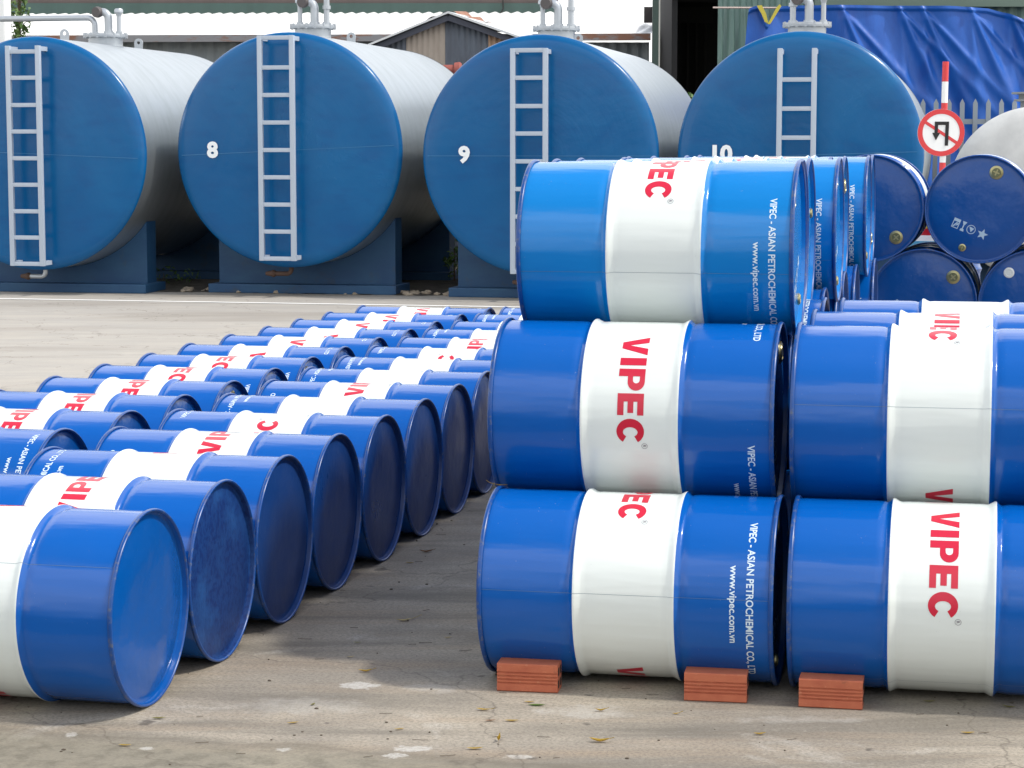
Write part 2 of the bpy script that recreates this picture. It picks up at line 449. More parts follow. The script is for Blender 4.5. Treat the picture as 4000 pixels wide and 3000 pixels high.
DR = RH + 0.0004
def make_drum(bottom, th, text_elev=0.0, flip=False, color='blue', bung=90.0, label='', group='', base='blue', cap='brass'):
    """bottom: point under the middle of the drum. The bung end faces +X of the row, or -X if flip."""
    rt = empty('steel_drum', bottom, th + (math.pi if flip else 0))
    tag(rt, label, 'drum', group)
    dd = math.hypot(bottom[0], bottom[1]); e = R(text_elev) + math.atan2(CAM_H - bottom[2] - DR, dd); roll = (math.pi + e - R(4)) if flip else -e
    add('shell', SHELL[color], rt, (0, 0, DR), (roll, 0, 0))
    add('rim', RIMM, rt, (HL - 0.0147, 0, DR), (roll, 0, 0))
    add('rim', RIMM, rt, (-HL - 0.0003, 0, DR), (roll, 0, 0))
    # bung angle: degrees anticlockwise from +Y as seen from outside the lid
    br = R(bung - 90)
    ld = add('lid', LID[color], rt, (HL, 0, DR), (br, 0, 0))
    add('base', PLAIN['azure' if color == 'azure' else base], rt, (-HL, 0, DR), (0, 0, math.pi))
    b1 = add('large_bung', BIG[cap], ld, (0, 0, 0.210), (0, 0, 0))
    b2 = add('small_bung', SMALL, ld, (0, 0, -0.222), (0, 0, 0))
    return rt

thL, thR = -0.23794, -0.20701
aL = Vector((math.cos(thL), math.sin(thL), 0)); aR = Vector((math.cos(thR), math.sin(thR), 0)); bR = Vector((-aR.y, aR.x, 0))
ORD = ['frontmost', 'second', 'third', 'fourth', 'fifth', 'sixth', 'seventh', 'eighth', 'ninth', 'tenth', 'eleventh', 'twelfth', 'thirteenth', 'fourteenth', 'rearmost']

# right-hand row of the lying field, beside the aisle (plain bases face the aisle)
Bpos = [(-1.899, 6.476), (-1.761, 7.037), (-1.623, 7.598), (-1.489, 8.161), (-1.348, 8.721), (-1.216, 9.284), (-1.091, 9.848), (-0.970, 10.413),
        (-0.847, 10.979), (-0.732, 11.545), (-0.597, 12.107), (-0.483, 12.675), (-0.335, 13.233), (-0.212, 13.798), (-0.053, 14.355)]
Btxt = [-60, 69, 120, 84, 30, 0, 92, 10, -5, 27, 75, 5, 50, 0, 20]
for i, (x, y) in enumerate(Bpos):
    c = Vector((x, y, 0)) + aL * HL
    if i == 0: lab = 'frontmost drum lying beside the aisle, glossy blue end plate close to the camera'
    elif i == 1: lab = 'second drum from the front beside the aisle, end plate speckled with dark spots'
    else: lab = f'{ORD[i]} drum from the front in the aisle-side row of lying drums' if i < 14 else 'rearmost drum in the aisle-side row of lying drums'
    make_drum(c, thL, Btxt[i], True, 'blue', random.uniform(0, 360), lab, 'blue and white drums lying beside the aisle', 'unshaded' if i == 0 else 'wet' if i == 1 else 'shade_navy')

# outer (left) row of the lying field, lids facing the aisle
Apos = [(-2.527, 8.310), (-2.375, 8.868), (-2.243, 9.431), (-2.106, 9.992), (-1.981, 10.557), (-1.852, 11.120), (-1.732, 11.686), (-1.587, 12.246),
        (-1.440, 12.805), (-1.309, 13.368), (-1.170, 13.929), (-0.998, 14.482)]
Atxt = [104, 59, 62, 63, 83, 83, 23, 33, 23, 35, 40, 42]
Abng = [40, 200, 150, 260, 330, 100, 60, 220, 130, 20, 300, 80]
for i, (x, y) in enumerate(Apos):
    c = Vector((x, y, 0)) + aL * HL
    lab = (f'{ORD[i]} drum from the front in the outer left row of lying drums' if 0 < i < 11 else
           ('frontmost drum of the outer left row, cut by the left picture edge' if i == 0 else 'rearmost drum of the outer left row, nearest the white painted line'))
    make_drum(c, thL, Atxt[i], False, 'blue', Abng[i], lab, 'blue and white drums lying in the outer left row')

# the three-high stack on the right: bottom, middle and top layers, each nested in the one below
r1 = Vector((-0.0481, 6.7071, 0)); SP = 0.5776; LZ = 0.4999
ax_b = [0, .01, -.01, .015, 0, -.01, .01, 0, .01]
names9 = ['frontmost', 'second', 'third', 'fourth', 'fifth', 'sixth', 'seventh', 'eighth', 'rearmost']
BT = [80, 20, -40, 130, 60, 10, 100, 30, 70]
for i in range(9):
    c = r1 + bR * SP * i + aR * (HL + ax_b[i])
    lab = 'bottom layer drum of the tall stack, wedged by two red bricks' if i == 0 else f'{names9[i]} drum in the bottom layer of the tall three-high stack'
    make_drum(c, thR, BT[i], False, 'blue', 95 if i == 0 else random.uniform(60, 120), lab, 'drums in the bottom layer of the tall stack')
MT_ = [16, 60, -30, 100, 40, 80, 10, 55]; MB = [60, 70, 330, 300, 315, 280, 300, 320]
ax_m = [0, 0, .06, .02, .04, .03, .05, .11]
for i in range(8):
    c = r1 + bR * (0.2888 + SP * i) + aR * (HL - 0.0297 + ax_m[i]); c.z = LZ
    lab = 'middle layer drum of the tall stack with the whole red word facing the camera' if i == 0 else f'{names9[i] if i < 7 else "rearmost"} drum in the middle layer of the tall three-high stack'
    make_drum(c, thR, MT_[i], False, 'blue', MB[i], lab, 'drums in the middle layer of the tall stack')
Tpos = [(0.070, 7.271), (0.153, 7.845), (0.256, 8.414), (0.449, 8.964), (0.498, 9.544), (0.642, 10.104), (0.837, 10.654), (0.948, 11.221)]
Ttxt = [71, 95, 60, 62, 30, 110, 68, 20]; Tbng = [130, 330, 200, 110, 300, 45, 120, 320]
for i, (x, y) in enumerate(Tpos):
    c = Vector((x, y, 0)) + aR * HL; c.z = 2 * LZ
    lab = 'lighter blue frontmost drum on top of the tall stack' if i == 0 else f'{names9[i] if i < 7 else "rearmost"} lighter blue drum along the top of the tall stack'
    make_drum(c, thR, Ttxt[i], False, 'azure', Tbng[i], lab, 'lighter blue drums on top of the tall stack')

# the two-high stack at the right edge
g = 0.9183
for i, e in enumerate((24, 60, -20, 90)):
    c = r1 + bR * SP * i + aR * (HL + g + 0.004 * i)
    lab = 'bottom drum of the right-hand stack with the whole red word and one brick' if i == 0 else f'{names9[i] if i < 3 else "rearmost"} bottom drum of the two-high stack at the right edge'
    make_drum(c, thR, e, False, 'blue', 90, lab, 'bottom drums of the two-high stack at the right edge')
for i, ((x, y), e) in enumerate(zip([(0.888, 6.805), (1.012, 7.370), (1.189, 7.923)], (93, 46, -8))):
    c = Vector((x, y, 0)) + aR * HL; c.z = LZ
    make_drum(c, thR, e, False, 'blue', 90, f'{("frontmost", "middle", "rearmost")[i]} upper drum of the two-high stack at the right edge', 'upper drums of the two-high stack at the right edge')

# drums behind, lids facing the camera
dX = 11.72
pX1 = at(3396, 796, dX + 0.03); pX2 = at(3818, 806, dX - 0.10)
rowX = (pX2 - pX1); rowX.z = 0; rowX.normalize(); thX = math.atan2(rowX.y, rowX.x)
bX = Vector((-rowX.y, rowX.x, 0)); x0 = pX1.copy()
def xdrum(k, layer, bung, lab, cap='brass'):
    p = x0 + rowX * (k * SP - (layer % 2) * SP * 0.0) ; p.z = 0
    c = p + bX * HL; c.z = LZ * layer
    return make_drum(c, thX - math.pi / 2, 45, False, 'blue', bung, lab, 'drums stacked behind with their lids facing the camera', cap=cap)
xdrum(0, 2, -47, 'top drum behind the tall stack, bung low on its dark blue lid')
xdrum(1, 2, 67, 'top drum at the right with a row of four faded white symbols on its lid')
xdrum(2, 2, 150, 'top drum at the far right, outside the lid with the four symbols')
xdrum(0.5, 1, 41, 'lower drum facing the camera with a brass bung, below the two top lids')
xdrum(1.5, 1, 128, 'lower drum at the right edge with a white plastic cap on its lid', 'white')
xdrum(-0.5, 1, 210, 'lower drum facing the camera, hidden behind the rear of the tall stack')
for k in range(4): xdrum(k - 1, 0, 80 * k, f'{("leftmost", "second from left", "third from left", "rightmost")[k]} ground level drum facing the camera behind the right-hand stack')

# red drum on pallets behind them
def lone_red():
    p = at(3655, 860, 13.6); p.z = 0
    pal = empty('wooden_pallet', p, 0.3); tag(pal, 'pile of wooden pallets under the red drum', 'pallet')
    wood = MT('pallet_wood', (0.25, 0.17, 0.10, 1), 0.8).m
    for lv in range(2):
        bm = bmesh.new()
        for k in range(5): box(bm, (0, -0.4 + 0.2 * k, 0.125 + 0.145 * lv), (0.9, 0.12, 0.02))
        link('deck_board', bm, wood, pal, False)
        bm = bmesh.new()
        for k in range(3): box(bm, (-0.4 + 0.4 * k, 0, 0.058 + 0.145 * lv), (0.08, 0.92, 0.112))
        link('bearer', bm, wood, pal, False)
    rt = empty('steel_drum', p + Vector((0, 0, 0.281)), 0.3); tag(rt, 'red upright drum with a yellow rim, glimpsed between the two top lids', 'drum')
    red = MT('drum_red_paint', (0.45, 0.012, 0.02, 1), 0.35).m; yel = MT('drum_yellow_rim', (0.70, 0.48, 0.03, 1), 0.4).m
    bm = bmesh.new(); lathe(bm, [(0, 0), (0, 0.27), (0.01, 0.28)] + [(z, drum_radius(z - HL)) for z in (0.05, 0.27, 0.285, 0.2911, 0.30, 0.32, 0.56, 0.58, 0.5889, 0.595, 0.61, 0.72, 0.765, 0.80, 0.84)] + [(0.842, 0.28)], 'Z', 64)
    for f in bm.faces:
        zc = f.calc_center_median().z; f.material_index = 0 if zc > 0.80 else 1 if zc > 0.765 else 2 if zc > 0.72 else 3
    link('shell', bm, [red, MT('drum_white_stripe', (0.8, 0.82, 0.82, 1), 0.4).m, MT('drum_pale_blue', (0.05, 0.30, 0.50, 1), 0.4).m, NAVY], rt)
    bm = bmesh.new(); lathe(bm, [(0.842, 0.281), (0.855, 0.288), (0.876, 0.288), (0.88, 0.284), (0.876, 0.279), (0.862, 0.277), (0.862, 0)], 'Z', 64)
    link('lid', bm, yel, rt)
lone_red()

# ------------------------------------------------------------------ bricks
def brick_mesh():
    bm = bmesh.new(); Lx, Ly, Lz = 0.183, 0.082, 0.084
    # profile in (y, z) with grooves on the front and back, extruded along x; flat dark squares paint the shade in the end holes
    zs = [0.0, 0.003, 0.0225, 0.0240, 0.0270, 0.0285, 0.0330, 0.0345, 0.0375, 0.0390, 0.0435, 0.0450, 0.0480, 0.0495, 0.0540, 0.0555, 0.0585, 0.0600, 0.081, 0.084]
    ds = [0.003, 0, 0, 0.0045, 0.0045, 0, 0, 0.0045, 0.0045, 0, 0, 0.0045, 0.0045, 0, 0, 0.0045, 0.0045, 0, 0, 0.003]
    fr = [(-Ly / 2 + d, z) for d, z in zip(ds, zs)]; bk = [(Ly / 2 - d, z) for d, z in zip(ds, zs)][::-1]
    prof = fr + bk
    rings = [[bm.verts.new((x, y, z)) for y, z in prof] for x in (-Lx / 2, Lx / 2)]
    n = len(prof)
    for k in range(n): bm.faces.new((rings[0][k], rings[0][(k + 1) % n], rings[1][(k + 1) % n], rings[1][k]))
    for ring in rings: bm.faces.new(ring)
    for sx in (-1, 1):
        for hy in (-0.019, 0.019):
            for hz in (0.023, 0.0605):
                c = bmesh.ops.create_cube(bm, size=1, matrix=Matrix.Translation((sx * (Lx / 2 + 0.0003), hy, hz)) @ Matrix.Diagonal((0.0006, 0.024, 0.024, 1)))
                for f in {f for v in c['verts'] for f in v.link_faces}: f.material_index = 1
    return bm
def brick_mat():
    M = MT('fired_clay', (0.45, 0.130, 0.064, 1), 0.85)
    v = M.coords(rnd=True); n = M.noise(v, 22, 5, 0.6)
    M.over((0.38, 0.095, 0.048, 1), M.ramp(n, [(0.4, 0.0), (0.7, 0.9)])); n2 = M.noise(v, 60, 3, 0.6)
    M.over((0.50, 0.20, 0.11, 1), M.ramp(n2, [(0.62, 0.0), (0.75, 0.7)])); M.over((0.09, 0.045, 0.03, 1), M.ramp(M.noise(v, 9, 4, 0.7), [(0.63, 0), (0.72, 0.7)]))
    M.bump(n2, 0.25, 0.001); return M.m
BR = brick_mat(); HOLE = MT('brick_hole_shade', (0.03, 0.012, 0.008, 1), 0.95).m
b0 = link('brick', brick_mesh(), [BR, HOLE], None, True, 30)
for i, (x, y, rz, lab) in enumerate([(0.052, 6.455, -0.17, 'red clay brick with ribbed face wedging the left end of the bottom drum'),
                                     (0.602, 6.338, -0.17, 'red clay brick with ribbed face wedging the right third of the bottom drum'),
                                     (0.930, 6.262, -0.21, 'red clay brick alone in front of the right-hand bottom drum')]):
    o = b0 if i == 0 else b0.copy()
    if i: COL.objects.link(o)
    o.location = (x, y, 0.001); o.rotation_euler = (0, 0, rz); tag(o, lab, 'brick', 'red bricks wedging the stacked drums')

# ------------------------------------------------------------------ ground
def ground_mat():
    M = MT('yard_concrete', srgb(140, 133, 121), 0.86)
    rot = M.coords(rot=(0, 0, 0.22)); st = M.coords(rot=(0, 0, 0.10), scale=(0.35, 2.0, 1)); st2 = M.coords(rot=(0, 0, 0.16), scale=(0.5, 3.6, 1))
    M.over(srgb(163, 154, 138), M.ramp(M.noise(rot, 1.3, 5, 0.6, 0.4), [(0.42, 0.0), (0.60, 1.0)]))
    M.over(srgb(108, 103, 93), M.ramp(M.noise(st, 2.2, 8, 0.62, 0.5), [(0.44, 0.0), (0.66, 0.85)]))
    M.over(srgb(158, 138, 114), M.ramp(M.noise(st2, 1.4, 6, 0.62, 0.3), [(0.50, 0.0), (0.72, 0.55)]))
    M.over(srgb(186, 182, 173), M.ramp(M.noise(rot, 2.3, 7, 0.7, 0.8), [(0.58, 0.0), (0.74, 0.6)]))
    fine = M.noise(rot, 90, 6, 0.75); M.over(srgb(95, 88, 78), M.ramp(fine, [(0.42, 0.5), (0.54, 0.0)]))
    grit = M.noise(rot, 38, 6, 0.7); M.over(srgb(196, 190, 178), M.ramp(grit, [(0.58, 0.0), (0.72, 0.3)]))
    # dark oily spots
    vo = M.t.nodes.new('ShaderNodeTexVoronoi'); vo.inputs['Scale'].default_value = 4.5; vo.inputs['Randomness'].default_value = 1
    dv = M.coords(rot=(0, 0, 0.2), scale=(1, 1.0, 1)); nn = M.t.nodes.new('ShaderNodeTexNoise'); nn.inputs['Scale'].default_value = 9; nn.inputs['Detail'].default_value = 5
    M.t.links.new(dv, nn.inputs['Vector']); ad = M.t.nodes.new('ShaderNodeVectorMath'); ad.operation = 'ADD'
    sc = M.t.nodes.new('ShaderNodeVectorMath'); sc.operation = 'SCALE'; sc.inputs['Scale'].default_value = 0.16
    M.t.links.new(nn.outputs['Color'], sc.inputs[0]); M.t.links.new(dv, ad.inputs[0]); M.t.links.new(sc.outputs[0], ad.inputs[1]); M.t.links.new(ad.outputs[0], vo.inputs['Vector'])
    M.over(srgb(72, 66, 60), M.ramp(vo.outputs['Distance'], [(0.05, 0.75), (0.10, 0.0)]))
    # the older, greyer slab in the foreground and the paler yard beyond the drums
    x = M.sep(M.tcn.outputs['Object'], 0); y = M.sep(M.tcn.outputs['Object'], 1)
    edge = M.math('ADD', y, M.math('MULTIPLY', x, 0.262))
    wob = M.math('MULTIPLY', M.math('SUBTRACT', M.noise(rot, 2.6, 6, 0.6), 0.5), 0.34)
    e2 = M.math('ADD', edge, M.math('MULTIPLY', wob, 0.6))
    fm = M.ramp(M.math('SUBTRACT', M.math('MULTIPLY', e2, 1.0), 5.0), [(0.55, 1.0), (0.72, 0.0)])
    M.over(srgb(122, 117, 101), M.mix((0, 0, 0, 1), fm, 0.62))
    M.over(srgb(84, 80, 68), M.mix((0, 0, 0, 1), M.mix(fm, M.ramp(M.noise(rot, 14, 6, 0.7), [(0.45, 0.0), (0.65, 1.0)]), 1.0, 'MULTIPLY'), 0.6))
    ln = M.ramp(M.math('SUBTRACT', e2, 5.0), [(0.60, 0.0), (0.655, 0.30), (0.675, 0.0)]); M.over(srgb(86, 78, 68), ln)
    far = M.ramp(M.math('MULTIPLY', M.math('SUBTRACT', edge, 7.5), 0.14), [(0.0, 0.0), (1.0, 1.0)])
    M.over(srgb(172, 169, 163), M.mix((0, 0, 0, 1), far, 0.62))
    M.over(srgb(136, 130, 121), M.mix((0, 0, 0, 1), M.mix(far, M.ramp(M.noise(M.coords(rot=(0, 0, 0.15), scale=(0.12, 0.5, 1)), 1.6, 6, 0.6, 0.3), [(0.48, 0.0), (0.66, 1.0)]), 1.0, 'MULTIPLY'), 0.75))
    # spilt plaster
    for (cx, cy, rx, ry, st_) in ((-0.463, 6.50, 0.062, 0.050, 0.95), (-0.23, 6.47, 0.10, 0.075, 0.35), (-0.27, 5.80, 0.052, 0.035, 0.8), (-0.31, 5.73, 0.036, 0.028, 0.8), (-0.615, 5.79, 0.024, 0.020, 0.7),
                              (-0.99, 5.80, 0.022, 0.018, 0.7), (-1.22, 5.94, 0.018, 0.03, 0.7), (0.02, 5.72, 0.05, 0.02, 0.7), (0.22, 6.20, 0.16, 0.08, 0.42), (0.82, 6.10, 0.22, 0.045, 0.35), (-0.60, 6.25, 0.20, 0.12, 0.3)):
        dx = M.math('DIVIDE', M.math('SUBTRACT', x, cx), rx); dy = M.math('DIVIDE', M.math('SUBTRACT', y, cy), ry)
        d = M.math('ADD', M.math('MULTIPLY', dx, dx), M.math('MULTIPLY', dy, dy))
        d = M.math('ADD', d, M.math('MULTIPLY', M.math('SUBTRACT', M.noise(rot, 34 if rx < 0.07 else 12, 6, 0.72), 0.5), 4.6))
        soft = 0.5 if st_ > 0.6 else 1.0
        br_ = M.ramp(M.noise(rot, 70, 5, 0.7), [(0.38, 0.45), (0.55, 1.0)]); M.over(srgb(184, 182, 176), M.mix((0, 0, 0, 1), M.mix(M.ramp(M.math('MULTIPLY', d, 0.5), [(0.45 - soft * 0.4, 1.0), (0.5, 0.0)]), br_, 1.0, 'MULTIPLY'), st_ * 0.9))
    # cracks
    cr = M.t.nodes.new('ShaderNodeTexVoronoi'); cr.feature = 'DISTANCE_TO_EDGE'; cr.inputs['Scale'].default_value = 0.85
    ad2 = M.t.nodes.new('ShaderNodeVectorMath'); ad2.operation = 'ADD'; sc2 = M.t.nodes.new('ShaderNodeVectorMath'); sc2.operation = 'SCALE'; sc2.inputs['Scale'].default_value = 0.5
    n3 = M.t.nodes.new('ShaderNodeTexNoise'); n3.inputs['Scale'].default_value = 3.5; n3.inputs['Detail'].default_value = 7
    M.t.links.new(dv, n3.inputs['Vector']); M.t.links.new(n3.outputs['Color'], sc2.inputs[0]); M.t.links.new(sc2.outputs[0], ad2.inputs[0]); M.t.links.new(dv, ad2.inputs[1]); M.t.links.new(ad2.outputs[0], cr.inputs['Vector'])
    M.over(srgb(80, 72, 62), M.ramp(cr.outputs['Distance'], [(0.0, 0.55), (0.006, 0.0)]))
    M.bump(fine, 0.4, 0.004); M.bump(M.noise(rot, 7, 5, 0.6), 0.15, 0.02)
    return M.m
bm = bmesh.new()
bmesh.ops.create_grid(bm, x_segments=8, y_segments=8, size=600)
link('ground', bm, ground_mat(), None, False).location = (0, 300, 0)
bpy.data.objects['ground']['kind'] = 'structure'
for v in bpy.data.objects['ground'].data.vertices: v.co.y += 300
bpy.data.objects['ground'].location = (0, 0, 0)

AT = AX
def strip(name, p0, p1, w, z, mat, jitter=0.0, n=1):
    bm = bmesh.new(); p0, p1 = Vector(p0), Vector(p1); d = (p1 - p0).normalized(); nrm = Vector((-d.y, d.x, 0)); pv = None
    for i in range(n + 1):
        p = p0.lerp(p1, i / n); j = random.uniform(-jitter, jitter)
        c = (bm.verts.new((p.x + nrm.x * j, p.y + nrm.y * j, z)), bm.verts.new((p.x + nrm.x * w, p.y + nrm.y * w, z)))
        if pv: bm.faces.new((pv[0], c[0], c[1], pv[1]))
        pv = c
    return tag(link(name, bm, mat, None, False), kind='structure')
strip('white_line', (-14, 25.30, 0), (4.5, 21.13, 0), 0.10, 0.004, MT('road_line_paint', srgb(236, 236, 232), 0.7).m)
def soil_mat():
    M = MT('dark_soil', (0.055, 0.048, 0.038, 1), 0.95); v = M.coords(); n = M.noise(v, 6, 6, 0.7)
    M.over((0.13, 0.11, 0.085, 1), M.ramp(n, [(0.45, 0.0), (0.7, 0.9)])); M.over((0.03, 0.05, 0.018, 1), M.ramp(M.noise(v, 2.5, 4, 0.6), [(0.55, 0.0), (0.7, 0.7)])); M.bump(n, 1.0, 0.06); return M.m
SOIL = soil_mat()
strip('soil_strip', (-16, 27.35, 0), (9, 21.70, 0), 40, 0.008, SOIL, 0.07, 220)

DARKGROUND = MT('added_dark_ground', (0.045, 0.045, 0.047, 1), 0.9)  # unseen dark ground, added so the lower drum sides reflect something dark
DARKGROUND.over((0.075, 0.073, 0.07, 1), DARKGROUND.ramp(DARKGROUND.noise(DARKGROUND.coords(), 3, 6, 0.7), [(0.4, 0.0), (0.7, 1.0)])); DARKGROUND.bump(DARKGROUND.noise(DARKGROUND.coords(), 120, 4, 0.7), 0.5, 0.004)
bm = bmesh.new(); bm.faces.new([bm.verts.new(v) for v in ((-40, -30, 0.004), (40, -30, 0.004), (40, -5.3, 0.004), (1.6, 4.75, 0.004), (-1.6, 5.45, 0.004), (-40, 13.9, 0.004))])
tag(link('unseen_dark_ground', bm, DARKGROUND.m, None, False), kind='structure')

bm = bmesh.new(); random.seed(5)
for i in range(230):
    x, y = random.uniform(-1.5, 1.6), random.uniform(5.5, 9.5); s_ = random.uniform(0.0015, 0.0045)
    if random.random() < 0.25:
        a_ = random.uniform(-0.5, 0.4); l_ = random.uniform(0.01, 0.03); tube(bm, [(x, y, 0.002), (x + math.cos(a_) * l_, y + math.sin(a_) * l_, 0.0035), (x + math.cos(a_ + .3) * l_ * 1.6, y + math.sin(a_ + .3) * l_ * 1.6, 0.002)], 0.0008, 5)
    else: bmesh.ops.create_icosphere(bm, subdivisions=1, radius=s_, matrix=Matrix.Translation((x, y, s_ * 0.5)) @ Matrix.Diagonal((random.uniform(0.8, 1.8), 1, 0.7, 1)))
DBM = MT('grit_brown', (0.10, 0.08, 0.06, 1), 0.9)
tag(link('debris', bm, DBM.m, None, True, 30), 'tiny stones and twigs scattered over the concrete', 'debris', kind='stuff')

# clods along the edge of the soil
bm = bmesh.new()
for i in range(150):
    t = random.random(); p = Vector((-7.5, 25.43, 0)).lerp(Vector((1.5, 23.40, 0)), t) + BX * random.uniform(-0.05, 0.35)
    s = random.uniform(0.012, 0.045) * (1.6 if random.random() < 0.12 else 1)
    r = bmesh.ops.create_icosphere(bm, subdivisions=2, radius=s, matrix=Matrix.Translation((p.x, p.y, s * 0.3)) @ Matrix.Rotation(random.uniform(0, 6), 4, 'Z') @ Matrix.Diagonal((1.5, 1, 0.6, 1)))
    for v in r['verts']: v.co += Vector([random.uniform(-s, s) * 0.28 for _ in range(3)])
tag(link('rubble', bm, MT('rubble_clay', srgb(150, 138, 122), 0.95).m, None, True, 30), 'crumbled concrete and soil along the foot of the tanks', 'rubble', kind='stuff')

# ------------------------------------------------------------------ storage tanks
def face_mat():
    M = MT('tank_blue_paint', (0.0015, 0.088, 0.250, 1), 0.22, 0, 0.30)
    v = M.coords(rnd=False); d = M.t.nodes.new('ShaderNodeVectorMath'); d.operation = 'LENGTH'; M.t.links.new(v, d.inputs[0])
    cb = M.t.nodes.new('ShaderNodeCombineXYZ'); M.t.links.new(d.outputs['Value'], cb.inputs[0])
    oi = M.t.nodes.new('ShaderNodeObjectInfo'); M.t.links.new(oi.outputs['Random'], cb.inputs[1])
    ring = M.noise(cb.outputs[0], 14, 4, 0.6); M.bump(ring, 0.07, 0.02)
    n = M.noise(M.coords(rnd=True), 1.1, 5, 0.6, 0.4); M.bump(n, 0.10, 0.10)
    M.over((0.004, 0.118, 0.30, 1), M.mix((0, 0, 0, 1), M.ramp(n, [(0.42, 0.0), (0.68, 1.0)]), 0.6))
    M.over((0.003, 0.065, 0.215, 1), M.mix((0, 0, 0, 1), M.ramp(M.noise(M.coords(rnd=True, scale=(1, 1, 3)), 2.3, 5, 0.6), [(0.5, 0.0), (0.7, 1.0)]), 0.5))
    M.roughvar(n, 0.14, 0.34); return M.m
TBLUE = face_mat()
def silver_mat():
    M = MT('tank_aluminium_paint', (0.43, 0.47, 0.50, 1), 0.40, 0.85)
    n = M.noise(M.coords(rnd=True, scale=(1, 3, 1)), 2.5, 5, 0.6); M.over((0.37, 0.41, 0.43, 1), M.ramp(n, [(0.4, 0.0), (0.7, 0.8)])); M.roughvar(n, 0.33, 0.48)
    M.bump(M.noise(M.coords(rnd=True), 1.5, 3, 0.5), 0.2, 0.05); return M.m
SILVER = silver_mat()
SILV2 = MT('galvanised_grey', (0.42, 0.45, 0.48, 1), 0.38, 0.45).m
LADM = MT('ladder_grey_paint', (0.40, 0.46, 0.54, 1), 0.45, 0.1).m
DARKV = MT('dark_valve', (0.10, 0.09, 0.09, 1), 0.6, 0.3).m
RUSTY = MT('rusty_pipe', (0.075, 0.042, 0.03, 1), 0.8).m
SEAMB = MT('tank_weld_line', (0.02, 0.15, 0.34, 1), 0.4).m
SADM = None
def saddle_mat():
    M = MT('saddle_blue', (0.006, 0.050, 0.135, 1), 0.6); n = M.noise(M.coords(rnd=True, scale=(1, 1, 2)), 2.2, 6, 0.65)
    M.over((0.015, 0.075, 0.16, 1), M.ramp(n, [(0.4, 0.0), (0.7, 0.9)])); M.over((0.05, 0.045, 0.03, 1), M.ramp(M.noise(M.coords(rnd=True), 3.0, 6, 0.7), [(0.58, 0.0), (0.75, 0.6)])); return M.m
SADM = saddle_mat()
NUM = MT('number_white', (0.78, 0.82, 0.84, 1), 0.4).m
TLEN = 4.3

